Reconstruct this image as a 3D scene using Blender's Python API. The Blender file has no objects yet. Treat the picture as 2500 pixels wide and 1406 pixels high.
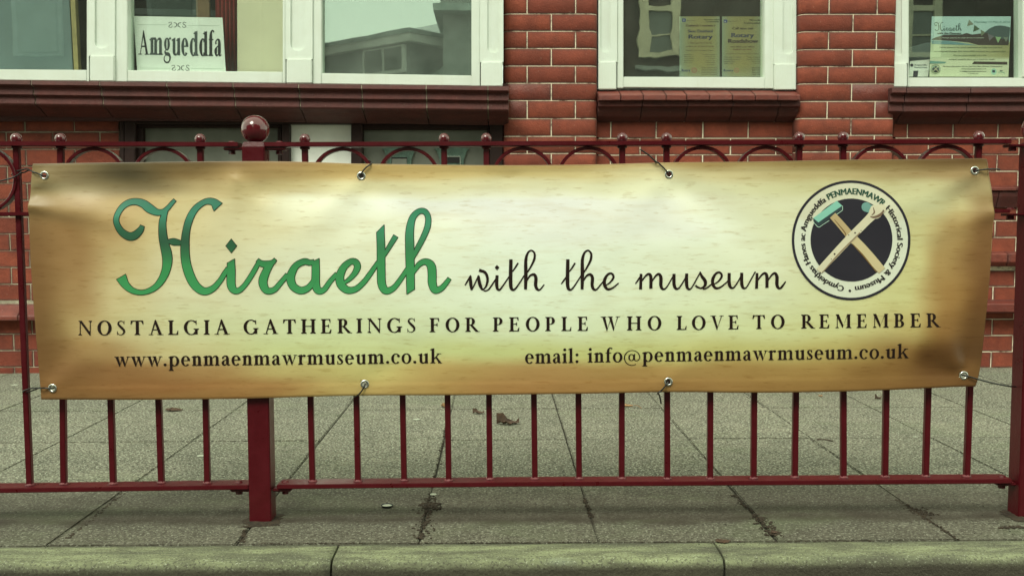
import bpy, bmesh, math, random
from mathutils import Vector, Matrix, noise
from mathutils.geometry import tessellate_polygon
random.seed(7)
S = bpy.context.scene
C = S.collection
R = math.radians

# ------------------------------------------------------------------ camera
F = 2400.0                       # focal length in pixels of the 2500 px wide photograph
CAM = Vector((0.0, -2.46, 0.755))
YAW, PITCH, ROLL = R(0.81), math.atan(163 / 2400), R(-0.12)
cam_d = bpy.data.cameras.new('camera'); cam = bpy.data.objects.new('camera', cam_d); C.objects.link(cam)
cam_d.sensor_width = 36; cam_d.lens = 36 * F / 2500; cam_d.clip_start = .05; cam_d.clip_end = 500
RM = Matrix.Rotation(-YAW, 3, 'Z') @ Matrix.Rotation(math.pi / 2 - PITCH, 3, 'X') @ Matrix.Rotation(ROLL, 3, 'Z')
cam.matrix_world = Matrix.Translation(CAM) @ RM.to_4x4()
S.camera = cam

# ------------------------------------------------------------------ sky and sun (overcast)
SUN_EL, SUN_AZ = R(52), R(-150)
w = bpy.data.worlds.new('World'); S.world = w; w.use_nodes = True
nt = w.node_tree; bg = nt.nodes['Background']
sky = nt.nodes.new('ShaderNodeTexSky'); sky.sky_type = 'NISHITA'; sky.sun_disc = False
sky.sun_elevation = SUN_EL; sky.sun_rotation = R(200)
mx = nt.nodes.new('ShaderNodeMixRGB'); mx.inputs[0].default_value = .88
mx.inputs[2].default_value = (7.9, 8.9, 6.6, 1)          # the cloud deck
nt.links.new(sky.outputs[0], mx.inputs[1]); nt.links.new(mx.outputs[0], bg.inputs[0])
bg.inputs[1].default_value = .15
sl = bpy.data.lights.new('sun', 'SUN'); sl.energy = 1.5; sl.angle = R(25); sl.color = (1, .985, .84)
so = bpy.data.objects.new('sun', sl); C.objects.link(so)
so.rotation_euler = (R(42), 0, R(-25))
S.view_settings.view_transform = 'Standard'; S.view_settings.look = 'None'
S.view_settings.exposure = 0.72; S.view_settings.gamma = 1; S.view_settings.use_curve_mapping = False
S.cycles.max_bounces = 8; S.cycles.transparent_max_bounces = 12

# ------------------------------------------------------------------ helpers
def U(px, py, y):
    """the point of the vertical plane y that the photograph shows at (px, py)"""
    d = RM @ Vector(((px - 1250) / F, -(py - 703) / F, -1))
    return CAM + d * ((y - CAM.y) / d.y)
def G(px, py, z=0.0):
    d = RM @ Vector(((px - 1250) / F, -(py - 703) / F, -1))
    return CAM + d * ((z - CAM.z) / d.z)
def lin(c):
    return tuple(((v / 255) / 12.92 if v <= 10 else ((v / 255 + .055) / 1.055) ** 2.4) for v in c)

def tag(o, label=None, cat=None, group=None, kind=None):
    if label: o['label'] = label
    if cat: o['category'] = cat
    if group: o['group'] = group
    if kind: o['kind'] = kind
    return o
def empty(name, loc, label=None, cat=None, **k):
    o = bpy.data.objects.new(name, None); C.objects.link(o); o.location = loc; o.empty_display_size = .1
    return tag(o, label, cat, **k)
def link(name, me, mat, parent=None):
    o = bpy.data.objects.new(name, me); C.objects.link(o)
    if mat is not None:
        me.materials.clear(); me.materials.append(mat)
    if parent is not None:
        o.parent = parent
        m = Matrix.Identity(4); p = parent
        while p is not None:
            m = Matrix.Translation(p.location) @ m; p = p.parent
        o.location = -m.translation
    return o
def mesh(name, verts, faces, mat, parent=None, smooth=False, bevel=0, seg=1, recalc=True):
    bm = bmesh.new()
    vs = [bm.verts.new(v) for v in verts]
    for f in faces:
        try: bm.faces.new([vs[i] for i in f])
        except ValueError: pass
    if recalc: bmesh.ops.recalc_face_normals(bm, faces=bm.faces)
    if bevel:
        bmesh.ops.bevel(bm, geom=[e for e in bm.edges if e.is_manifold and e.calc_face_angle(0) > .3], offset=bevel, segments=seg, affect='EDGES', clamp_overlap=True)
    me = bpy.data.meshes.new(name); bm.to_mesh(me); bm.free()
    if smooth:
        for p in me.polygons: p.use_smooth = True
    return link(name, me, mat, parent)
CUBE = [(0,1,2,3),(7,6,5,4),(0,4,5,1),(1,5,6,2),(2,6,7,3),(3,7,4,0)]
def box(name, x0, y0, z0, x1, y1, z1, mat, parent=None, bevel=0, seg=1):
    v = [(x0,y0,z0),(x1,y0,z0),(x1,y0,z1),(x0,y0,z1),(x0,y1,z0),(x1,y1,z0),(x1,y1,z1),(x0,y1,z1)]
    return mesh(name, v, CUBE, mat, parent, bevel=bevel, seg=seg)
def pbox(name, px0, py0, px1, py1, yf, yb, mat, parent=None, bevel=0, seg=1, slope=0.0, ref=None):
    """a block whose front face stands in the plane yf"""
    ref = px0 if ref is None else ref
    a = U(px0, py1 + slope * (px0 - ref), yf); b = U(px1, py1 + slope * (px1 - ref), yf)
    c = U(px1, py0 + slope * (px1 - ref), yf); d = U(px0, py0 + slope * (px0 - ref), yf)
    v = [tuple(q) for q in (a, b, c, d)] + [(q.x, yb, q.z) for q in (a, b, c, d)]
    return mesh(name, v, CUBE, mat, parent, bevel=bevel, seg=seg)
def prism(name, pts, yf, yb, mat, parent=None, bevel=0, px=True):
    """outline given in photograph pixels (plane yf), extruded back to yb"""
    P = [U(a, b, yf) for a, b in pts] if px else [Vector((a, yf, b)) for a, b in pts]
    n = len(P)
    v = [tuple(q) for q in P] + [(q.x, yb, q.z) for q in P]
    f = [tuple(range(n)), tuple(range(2 * n - 1, n - 1, -1))] + [(i, (i + 1) % n, n + (i + 1) % n, n + i) for i in range(n)]
    return mesh(name, v, f, mat, parent, bevel=bevel)
def extrude(name, px0, px1, prof, mat, parent=None, slope=0.0, ref=0.0, bevel=0, wob=0.0, back=None):
    """prof: list of (y, py) from top to bottom; swept along x between two photograph columns. x is taken at the front."""
    yf = min(p[0] for p in prof)
    xs = [U(px0, prof[0][1], yf).x, U(px1, prof[0][1], yf).x]
    vs = []
    for i, px in enumerate((px0, px1)):
        dz = random.uniform(-wob, wob)
        for (y, py) in prof:
            q = U(px, py + slope * (px - ref), yf)
            vs.append((xs[i], y, q.z + dz))
        yb = back if back is not None else max(p[0] for p in prof) + .05
        vs.append((xs[i], yb, vs[-1][2])); vs.append((xs[i], yb, vs[i * (len(prof) + 2)][2]))
    n = len(prof) + 2
    f = [tuple(range(n)), tuple(range(2 * n - 1, n - 1, -1))] + [(i, (i + 1) % n, n + (i + 1) % n, n + i) for i in range(n)]
    return mesh(name, vs, f, mat, parent, bevel=bevel)
def tube(name, pts, r, mat, parent=None, n=8, closed=False, sub=4, flat=None):
    P = [Vector(p) for p in pts]
    if sub > 1 and len(P) > 2: P = crv(P, sub, closed)
    vs, fs = [], []
    m = len(P)
    up0 = Vector((0, 1, 0))
    for i, p in enumerate(P):
        a = P[(i - 1) % m] if (i > 0 or closed) else p; b = P[(i + 1) % m] if (i < m - 1 or closed) else p
        t = (b - a).normalized()
        s = t.cross(up0)
        if s.length < .05: s = t.cross(Vector((1, 0, 0)))
        s.normalize(); u = s.cross(t).normalized()
        ra, rb = (r, r) if flat is None else (r, flat)
        for k in range(n):
            an = 2 * math.pi * k / n
            vs.append(tuple(p + s * ra * math.cos(an) + u * rb * math.sin(an)))
    for i in range(m if closed else m - 1):
        j = (i + 1) % m
        for k in range(n):
            fs.append((i * n + k, i * n + (k + 1) % n, j * n + (k + 1) % n, j * n + k))
    if not closed:
        fs.append(tuple(range(n))); fs.append(tuple(reversed(range((m - 1) * n, m * n))))
    return mesh(name, vs, fs, mat, parent, smooth=True)
def crv(P, sub, closed=False):
    out = []; m = len(P)
    rng = range(m) if closed else range(m - 1)
    for i in rng:
        p0 = P[(i - 1) % m] if (closed or i > 0) else P[0] * 2 - P[1]
        p1 = P[i]; p2 = P[(i + 1) % m]
        p3 = P[(i + 2) % m] if (closed or i + 2 < m) else P[-1] * 2 - P[-2]
        for k in range(sub):
            t = k / sub
            out.append(.5 * ((2 * p1) + (p2 - p0) * t + (2 * p0 - 5 * p1 + 4 * p2 - p3) * t * t + (3 * p1 - p0 - 3 * p2 + p3) * t ** 3))
    if not closed: out.append(P[-1].copy())
    return out
def sphere(name, c, r, mat, parent=None, sz=1.0, seg=32, rings=20):
    bm = bmesh.new(); bmesh.ops.create_uvsphere(bm, u_segments=seg, v_segments=rings, radius=r)
    for v in bm.verts: v.co.z *= sz
    bmesh.ops.translate(bm, verts=bm.verts, vec=c)
    me = bpy.data.meshes.new(name); bm.to_mesh(me); bm.free()
    for p in me.polygons: p.use_smooth = True
    return link(name, me, mat, parent)

# ------------------------------------------------------------------ materials
class NT:
    def __init__(s, name):
        s.m = bpy.data.materials.new(name); s.m.use_nodes = True; s.t = s.m.node_tree
        s.b = s.t.nodes['Principled BSDF']; s.out = s.t.nodes['Material Output']
    def n(s, typ, **k):
        o = s.t.nodes.new('ShaderNode' + typ)
        for a, v in k.items(): setattr(o, a, v)
        return o
    def l(s, a, b): s.t.links.new(a, b)
    def coord(s, kind='Object', scale=(1, 1, 1)):
        if kind == 'World': c = s.n('NewGeometry').outputs['Position']
        else: c = s.n('TexCoord').outputs[kind]
        mp = s.n('Mapping'); mp.inputs['Scale'].default_value = scale
        s.l(c, mp.inputs['Vector']); return mp.outputs[0]
    def noise(s, scale, detail=4, rough=.55, vec=None, dist=0):
        o = s.n('TexNoise'); o.inputs['Scale'].default_value = scale; o.inputs['Detail'].default_value = detail
        o.inputs['Roughness'].default_value = rough; o.inputs['Distortion'].default_value = dist
        s.l(vec if vec is not None else s.coord('World'), o.inputs['Vector']); return o.outputs['Fac']
    def ramp(s, fac, *st):
        o = s.n('ValToRGB'); e = o.color_ramp.elements
        while len(e) < len(st): e.new(.5)
        for i, (p, c) in enumerate(st):
            e[i].position = p; e[i].color = (c, c, c, 1) if isinstance(c, (int, float)) else (*c, 1)
        s.l(fac, o.inputs[0]); return o.outputs[0]
    def mix(s, fac, a, b, typ='MIX'):
        o = s.n('MixRGB', blend_type=typ)
        for i, v in enumerate((fac, a, b)):
            if isinstance(v, (int, float)): o.inputs[i].default_value = v if i == 0 else (v, v, v, 1)
            elif isinstance(v, tuple): o.inputs[i].default_value = (*v, 1)
            else: s.l(v, o.inputs[i])
        return o.outputs[0]
    def math(s, op, a, b=None, clamp=False):
        o = s.n('Math', operation=op); o.use_clamp = clamp
        for i, v in enumerate((a, b)):
            if v is None: continue
            if isinstance(v, (int, float)): o.inputs[i].default_value = v
            else: s.l(v, o.inputs[i])
        return o.outputs[0]
    def bump(s, h, dist=.002, strength=1.0):
        o = s.n('Bump'); o.inputs['Distance'].default_value = dist; o.inputs['Strength'].default_value = strength
        s.l(h, o.inputs['Height']); s.l(o.outputs[0], s.b.inputs['Normal'])
    def col(s, c):
        if isinstance(c, tuple): s.b.inputs['Base Color'].default_value = (*c, 1)
        else: s.l(c, s.b.inputs['Base Color'])
    def rough(s, r):
        if isinstance(r, (int, float)): s.b.inputs['Roughness'].default_value = r
        else: s.l(r, s.b.inputs['Roughness'])

def m_plain(name, c, rough=.6, var=.12, sc=9, bumpd=0.0, metal=0, spec=.5):
    q = NT(name); n = q.noise(sc, 5)
    q.col(q.mix(q.ramp(n, (.3, 0), (.7, 1)), tuple(v * (1 - var) for v in c), tuple(min(1, v * (1 + var)) for v in c)))
    q.rough(rough); q.b.inputs['Metallic'].default_value = metal; q.b.inputs['Specular IOR Level'].default_value = spec
    if bumpd: q.bump(q.noise(sc * 12, 4), bumpd)
    return q.m

def m_brick(name, ca, cb, rough=.72, dark=.45, tint=(.05, .03, .03)):
    q = NT(name)
    oi = q.n('ObjectInfo').outputs['Random']
    base = q.mix(oi, ca, cb)
    big = q.noise(11, 6, .7)
    base = q.mix(q.ramp(big, (.36, 0), (.66, .75)), base, tuple(v * .62 for v in cb))
    # soot that has gathered round each brick's edges
    g = q.n('SeparateXYZ'); q.l(q.n('TexCoord').outputs['Generated'], g.inputs[0])
    ex = q.math('MULTIPLY', q.math('MINIMUM', g.outputs[0], q.math('SUBTRACT', 1.0, g.outputs[0])), 3.0)
    ez = q.math('MINIMUM', g.outputs[2], q.math('SUBTRACT', 1.0, g.outputs[2]))
    e = q.math('ADD', q.math('MINIMUM', ex, ez), q.math('MULTIPLY', q.math('SUBTRACT', q.noise(45, 4), .5), .16))
    em = q.ramp(e, (.02, 1), (.16, 0))
    base = q.mix(q.math('MULTIPLY', em, dark), base, tint)
    sp = q.noise(230, 2, .5)
    base = q.mix(q.ramp(sp, (.66, 0), (.72, .35)), base, (.05, .025, .02))
    lt = q.noise(120, 2, .5)
    base = q.mix(q.ramp(lt, (.72, 0), (.78, .3)), base, (.5, .42, .32))
    q.col(base); q.rough(rough)
    q.bump(q.math('ADD', q.noise(160, 4), q.math('MULTIPLY', q.noise(30, 4), 1.4)), .0022)
    return q.m
M = {}
M['brick'] = m_brick('pressed_red_brick', (.275, .058, .029), (.19, .036, .019), rough=.85)
M['brick_dark'] = m_brick('dark_terracotta', (.105, .019, .015), (.078, .014, .012), rough=.68, dark=.3)  # darker terracotta for sills, mouldings and soffit
M['sill_brick'] = m_brick('sill_tile_red', (.20, .04, .025), (.15, .028, .02), rough=.5, dark=.4)
def m_mortar(nm='lime_mortar', dk=(.14, .10, .07), lt=(.80, .72, .55), a=.36, b=.50):
    q = NT(nm); n = q.noise(9, 6, .7)
    q.col(q.mix(q.ramp(n, (a, 0), (b, 1)), dk, lt))
    q.rough(.9); q.bump(q.noise(240, 4), .003); return q.m
M['mortar'] = m_mortar()
M['mortar_grey'] = m_mortar('grey_mortar', (.17, .14, .10), (.46, .42, .31), .35, .58)
def m_white():
    q = NT('white_gloss_paint')
    n = q.noise(9, 5, .6); st = q.noise(1, 5, .6, q.coord('World', (60, 60, 3)))
    c = q.mix(q.ramp(n, (.4, 0), (.8, .5)), (.66, .715, .65), (.57, .60, .51))
    c = q.mix(q.ramp(st, (.55, 0), (.8, .18)), c, (.5, .48, .38))
    q.col(c); q.rough(.42); q.bump(q.math('ADD', q.noise(1, 4, .6, q.coord('World', (300, 300, 22))), q.noise(40, 3)), .0006)
    return q.m
M['white'] = m_white()
M['whiteboard'] = m_plain('white_board', (.90, .91, .86), .6, .06, 14)
M['darkwood'] = m_plain('dark_oxblood_wood', (.020, .008, .007), .6, .25, 12, .0004, spec=.25)
M['greyglass'] = m_plain('obscured_grey_panel', (.17, .175, .15), .28, .22, 7)
M['bronze'] = m_plain('green_bronze', (.10, .16, .13), .45, .3, 60, .0004, metal=.3)
M['slot'] = m_plain('dark_recess', (.006, .005, .005), .6)
M['chrome'] = m_plain('bright_metal', (.75, .76, .70), .22, .08, 40, metal=1)
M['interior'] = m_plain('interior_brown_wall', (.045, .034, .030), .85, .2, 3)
M['stone'] = m_plain('grey_render', (.26, .29, .28), .9, .2, 6, .002)
M['slate'] = m_plain('slate_roof', (.34, .42, .40), .6, .25, 5, .003)
M['cream'] = m_plain('cream_painted_surround', (.55, .52, .38), .6, .15, 6)
M['darkstone'] = m_plain('dark_brown_stonework', (.05, .035, .030), .9, .3, 3, .004)
M['hglass'] = m_plain('house_window_glass', (.12, .14, .13), .3, .2, 4)
M['trim'] = m_plain('bright_white_trim', (.92, .92, .88), .5, .03, 4)
M['render_dark'] = m_plain('dark_grey_render', (.15, .175, .175), .9, .15, 6)

def m_glass(name, fac, tint, wav, dust=.03):
    q = NT(name)
    tr = q.n('BsdfTransparent'); tr.inputs[0].default_value = (.95, .98, .95, 1)
    gl = q.n('BsdfGlossy'); gl.inputs['Roughness'].default_value = .012; gl.inputs[0].default_value = (*tint, 1)
    b = q.n('Bump'); b.inputs['Distance'].default_value = wav; b.inputs['Strength'].default_value = 1
    q.l(q.noise(5.5, 1.5, .5), b.inputs['Height']); q.l(b.outputs[0], gl.inputs['Normal'])
    df = q.n('BsdfDiffuse'); df.inputs[0].default_value = (.5, .56, .5, 1); dm = q.n('MixShader')     # dust film
    q.l(q.math('MULTIPLY', q.ramp(q.noise(6, 5, .65), (.3, .4), (.75, 1)), dust), dm.inputs[0]); q.l(tr.outputs[0], dm.inputs[1]); q.l(df.outputs[0], dm.inputs[2])
    mxs = q.n('MixShader'); mxs.inputs[0].default_value = fac
    q.l(dm.outputs[0], mxs.inputs[1]); q.l(gl.outputs[0], mxs.inputs[2]); q.l(mxs.outputs[0], q.out.inputs['Surface'])
    return q.m
M['glass'] = m_glass('window_glass', .13, (.85, .97, .92), .0001)
M['skyglass'] = m_glass('filmed_window_glass', .235, (.66, .78, .70), .0001, .20)
M['oldglass'] = m_glass('old_wavy_glass', .24, (.9, .95, .85), .0005, .07)

def m_railpaint():
    q = NT('oxblood_gloss_paint')
    n = q.noise(30, 5, .6); d = q.noise(6, 5, .65)
    g = q.n('NewGeometry'); sx = q.n('SeparateXYZ'); q.l(g.outputs['Normal'], sx.inputs[0])
    c = q.mix(q.ramp(n, (.35, 0), (.7, 1)), (.064, .0026, .0056), (.079, .0036, .0080))
    dust = q.math('MULTIPLY', q.ramp(sx.outputs[2], (.6, 0), (.95, 1)), q.ramp(d, (.35, .0), (.75, .16)))
    c = q.mix(dust, c, (.17, .075, .075))       # street dust lying on the flat tops
    q.col(c); q.rough(q.ramp(n, (.3, .26), (.8, .42))); q.b.inputs['Specular IOR Level'].default_value = .35; q.b.inputs['Coat Weight'].default_value = .1; q.b.inputs['Coat Roughness'].default_value = .1
    q.bump(q.math('ADD', q.noise(70, 3), q.math('MULTIPLY', q.noise(350, 2), .4)), .0006)
    return q.m
M['rail'] = m_railpaint()
M['ballpaint'] = m_plain('polished_oxblood_paint', (.085, .007, .011), .09, .12, 25, .00015)
M['ballpaint'].node_tree.nodes['Principled BSDF'].inputs['Coat Weight'].default_value = .5
M['weld'] = m_plain('painted_weld', (.16, .035, .04), .35, .3, 90, .001)
M['tie'] = m_plain('black_nylon', (.008, .008, .008), .35, .1, 30)
M['zinc'] = m_plain('zinc_eyelet', (.72, .72, .66), .28, .15, 80, metal=1)

def m_slab():
    q = NT('concrete_paving')
    oi = q.n('ObjectInfo').outputs['Random']
    base = q.mix(oi, (.215, .203, .155), (.285, .268, .20))
    big = q.noise(2.3, 6, .6)
    base = q.mix(q.ramp(big, (.35, 0), (.7, .75)), base, (.125, .128, .095))
    md = q.noise(12, 6, .7)
    base = q.mix(q.ramp(md, (.42, 0), (.66, .7)), base, (.095, .095, .07))
    m2 = q.noise(55, 4, .7)
    base = q.mix(q.ramp(m2, (.36, .7), (.5, 0)), base, (.075, .07, .05)); base = q.mix(q.ramp(m2, (.54, 0), (.68, .4)), base, (.36, .36, .28))
    a = q.noise(105, 3, .6)
    base = q.mix(q.ramp(a, (.42, .9), (.49, 0)), base, (.045, .042, .03))
    b = q.noise(140, 2, .5, q.coord('World', (1.0, 1.0, 1.0)))
    base = q.mix(q.ramp(b, (.58, 0), (.64, .85)), base, (.52, .53, .42))
    v = q.n('TexVoronoi'); v.inputs['Scale'].default_value = 75; q.l(q.coord('World'), v.inputs['Vector'])
    base = q.mix(q.ramp(v.outputs['Distance'], (.10, .65), (.16, 0)), base, (.62, .61, .50))
    # a long damp dirt stain that has settled under the railing
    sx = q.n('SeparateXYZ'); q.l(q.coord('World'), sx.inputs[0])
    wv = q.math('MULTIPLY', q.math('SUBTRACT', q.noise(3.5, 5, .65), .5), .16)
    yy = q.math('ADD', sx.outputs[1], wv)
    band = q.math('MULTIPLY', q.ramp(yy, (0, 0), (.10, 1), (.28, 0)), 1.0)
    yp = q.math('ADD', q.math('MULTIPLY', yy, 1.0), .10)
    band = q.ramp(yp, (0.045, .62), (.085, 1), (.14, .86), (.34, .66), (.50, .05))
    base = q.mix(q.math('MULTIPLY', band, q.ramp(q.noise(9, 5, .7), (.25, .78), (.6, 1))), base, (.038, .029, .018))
    # green algae bloom
    al = q.noise(2.1, 5, .65, q.coord('World', (1, 2, 1)))
    base = q.mix(q.ramp(al, (.52, 0), (.74, .35)), base, (.13, .16, .08))
    q.col(base); q.rough(.9)
    q.bump(q.math('ADD', q.noise(170, 3, .6), q.math('MULTIPLY', q.noise(40, 4), .7)), .0028)
    return q.m
M['slab'] = m_slab()
def m_kerb():
    q = NT('worn_kerb_concrete')
    base = q.mix(q.ramp(q.noise(5, 6, .65, q.coord('World', (.5, 3, 1))), (.38, 0), (.58, 1)), (.10, .105, .065), (.23, .25, .14))
    md = q.noise(16, 6, .7, q.coord('World', (.6, 2, 2)))
    base = q.mix(q.ramp(md, (.42, 0), (.66, .8)), base, (.06, .055, .038))
    base = q.mix(q.ramp(q.noise(170, 3, .6), (.40, .7), (.46, 0)), base, (.05, .045, .032))
    base = q.mix(q.ramp(q.noise(230, 2, .5), (.62, 0), (.70, .6)), base, (.42, .44, .33))
    wr = q.noise(1.6, 4, .5, q.coord('World', (1, 4, 1)))
    base = q.mix(q.ramp(wr, (.60, 0), (.70, .45)), base, (.36, .42, .36))
    sx = q.n('SeparateXYZ'); q.l(q.coord('World'), sx.inputs[0])      # painted shade on the face of the stones, mottled like grime
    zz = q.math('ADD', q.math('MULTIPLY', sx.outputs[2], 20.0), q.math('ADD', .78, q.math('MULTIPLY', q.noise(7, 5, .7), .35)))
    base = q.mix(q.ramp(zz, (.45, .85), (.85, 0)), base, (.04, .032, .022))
    q.col(base); q.rough(.88)
    q.bump(q.math('ADD', q.noise(150, 3, .6), q.math('MULTIPLY', q.noise(25, 4), 1.2)), .003)
    return q.m
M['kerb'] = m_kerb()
M['bed'] = m_plain('joint_grit', (.035, .030, .022), .95, .4, 60, .003)
M['asphalt'] = m_plain('asphalt', (.05, .05, .045), .9, .3, 90, .004)
M['moss'] = m_plain('dry_moss', (.032, .021, .012), .95, .5, 80, .001)
M['leaf'] = m_plain('dead_brown_leaf', (.06, .032, .018), .7, .45, 40, .0006)
M['leaf_tan'] = m_plain('tan_leaf', (.30, .17, .08), .7, .3, 40, .0006)
M['gum'] = m_plain('old_gum', (.40, .42, .33), .8, .15, 40)
M['ink'] = m_plain('dark_brown_ink', (.016, .007, .005), .6, .05, spec=.2)
M['black_ink'] = m_plain('black_ink', (.014, .016, .022), .5, .05)
M['paper'] = m_plain('sign_paper', (.90, .92, .90), .6, .03)

def m_vcol(name, rough=.5, streak=False, amp=1.0):
    q = NT(name); a = q.n('VertexColor'); a.layer_name = 'print'
    c = a.outputs[0]
    if streak:
        st = q.noise(1, 5, .62, q.coord('World', (20, 20, 130)))
        c = q.mix(q.ramp(st, (.57, 0), (.68, .42)), c, q.mix(1.0, c, (.62, .50, .32), 'MULTIPLY'))
        st2 = q.noise(1, 4, .6, q.coord('World', (9, 9, 60)))
        c = q.mix(q.ramp(st2, (.5, 0), (.75, .28)), c, q.mix(1.0, c, (.72, .58, .36), 'MULTIPLY'))
        q.bump(q.math('ADD', q.math('MULTIPLY', q.noise(900, 1), .15), q.math('MULTIPLY', q.noise(18, 3), 1.0)), .0008)
        q.b.inputs['Specular IOR Level'].default_value = .45
    q.col(c); q.rough(rough); return q.m
M['vinyl'] = m_vcol('printed_vinyl', .42, True)
M['print'] = m_vcol('coloured_ink', .5)

# ------------------------------------------------------------------ ground, road, kerb, paving
box('ground', -60, -60, -.5, 60, 60, -.20, M['asphalt']); tag(bpy.data.objects['ground'], kind='structure')
road = box('road', -40, -9, -.19, 40, -.262, -.105, M['asphalt']); tag(road, kind='structure')
pav2 = box('far_pavement', -40, -11.2, -.19, 40, -9.004, 0.0, M['stone']); tag(pav2, kind='structure')
KB = G(1250, 1325).y                       # back of the kerb
WALLY = 2.56
pave = box('pavement', -14, KB + .001, -.12, 14, WALLY + .3, -.006, M['bed']); tag(pave, kind='structure')
rows_y = [KB + .002, G(1250, 1176).y, G(1250, 1073).y, G(1250, 998).y, G(1250, 943).y, WALLY + .12]
h = CAM.z
cols = [G(99, 965).x, G(146, 1077).x, G(324, 1180).x, G(702, 1174).x, G(1059, 1174).x, G(1415, 1174).x, G(1764, 1166).x, G(2116, 1164).x, G(2454, 1158).x, G(2452, 1030).x]
x = cols[0]
while x > -3.2: x -= .44; cols.insert(0, x)
x = cols[-1]
while x < 3.2: x += .44; cols.append(x)
def slab(x0, y0, x1, y1, first):
    g = .0019
    j = lambda: random.uniform(-.0014, .0014)
    zt = random.uniform(-.001, .001); zt2 = zt + random.uniform(-.0012, .0012)
    x0 += g; x1 -= g; y0 += g * .7; y1 -= g * .7
    nx = 6
    top = []
    v = [(x0 + j(), y0 + j(), -.05), (x1 + j(), y0 + j(), -.05), (x1 + j(), y1 + j(), -.05), (x0 + j(), y1 + j(), -.05)]
    v += [(p[0], p[1], (zt if k in (0, 3) else zt2)) for k, p in enumerate(v)]
    mesh('paving_slab', v, [(3,2,1,0),(4,5,6,7),(0,1,5,4),(1,2,6,5),(2,3,7,6),(3,0,4,7)], M['slab'], pave, bevel=.003, seg=2)
for r in range(len(rows_y) - 1):
    for c in range(len(cols) - 1):
        slab(cols[c], rows_y[r], cols[c + 1], rows_y[r + 1], False)
# kerb stones
kerb = box('kerb', -14, KB - .11, -.19, 14, KB - .006, -.03, M['bed']); tag(kerb, kind='structure')
kw = .118; kf = KB - kw
kx = [G(820, 1345).x]; 
k2 = G(1757, 1345).x; kl = k2 - kx[0]
kxs = [kx[0] + i * kl for i in range(-4, 6)]
for i in range(len(kxs) - 1):
    a, b = kxs[i] + .0025, kxs[i + 1] - .0025
    prof = [(KB - .003, -.15), (KB - .003, -.001), (KB - .02, .0005), (kf + .03, -.0005)]
    for t in range(0, 10):
        an = math.pi / 2 * t / 9
        prof.append((kf + .022 - .022 * math.sin(an), -.022 + .0205 * math.cos(an)))
    prof += [(kf - .003, -.12), (kf - .003, -.15)]
    n = len(prof); nx = 40; vs = []; fs = []
    for s in range(nx + 1):
        xx = a + (b - a) * s / nx
        for (yy, zz) in prof:
            e = noise.noise(Vector((xx * 9, yy * 20, zz * 20 + i * 7))) * .0018
            vs.append((xx, yy - e, zz + e * .7))
    for s in range(nx):
        for k in range(n - 1): fs.append((s * n + k, s * n + k + 1, (s + 1) * n + k + 1, (s + 1) * n + k))
    fs.append(tuple(range(n))); fs.append(tuple(reversed(range(nx * n, (nx + 1) * n))))
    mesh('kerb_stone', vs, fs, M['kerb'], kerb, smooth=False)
for o in C.objects:
    if o.name.startswith('kerb_stone'):
        for p in o.data.polygons: p.use_smooth = len(p.vertices) == 4

# ------------------------------------------------------------------ museum building
bld = empty('museum_building', (0, 2.5, 0), 'red brick museum with white framed windows behind the railing', 'building')
YP, YW, YG = 2.42, 2.50, 2.53           # pier face, wall face, glass
BH = (U(1340, 76.8, YP).z - U(1340, 119, YP).z)   # one brick course
ZTOP = 3.0
# mortar core of the wall, in blocks round the openings
def core(px0, px1, z0, z1, yf, yb=2.95):
    x0, x1 = U(px0, 350, yf).x, U(px1, 350, yf).x
    v = [(x0,yf,z0),(x1,yf,z0),(x1,yf,z1),(x0,yf,z1),(x0,yb,z0),(x1,yb,z0),(x1,yb,z1),(x0,yb,z1)]
    k = len(CORE_V); CORE_V.extend(v); CORE_F.extend([tuple(i + k for i in f) for f in CUBE])
CORE_V, CORE_F = [], []
zs = lambda py, y: U(1250, py, y).z
REC = .0032                               # how far the mortar lies behind the brick faces
core(-900, 292, -.02, zs(286, 2.47), 2.47 + REC)
core(1462, 1942, -.02, zs(292, YW), YW + REC)
core(2186, 3600, -.02, zs(300, YW), YW + REC)
core(1240, 1448, -.02, 3.6, YP + .06)
core(1958, 2176, -.02, 3.6, YP + .06)
walls = [mesh('wall', CORE_V[8 * k:8 * k + 8], CUBE, M['mortar_grey' if k == 0 else 'mortar'], bld) for k in range(3)]
for k in (3, 4): mesh('pier_backing', CORE_V[8 * k:8 * k + 8], CUBE, M['mortar'], bld)
# upper wall over the windows (above the photograph's top edge)
box('upper_wall', U(-900, 0, 2.5).x, 2.5, 3.05, U(3600, 0, 2.5).x, 3.0, 7.2, M['brick_dark'], bld)

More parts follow.
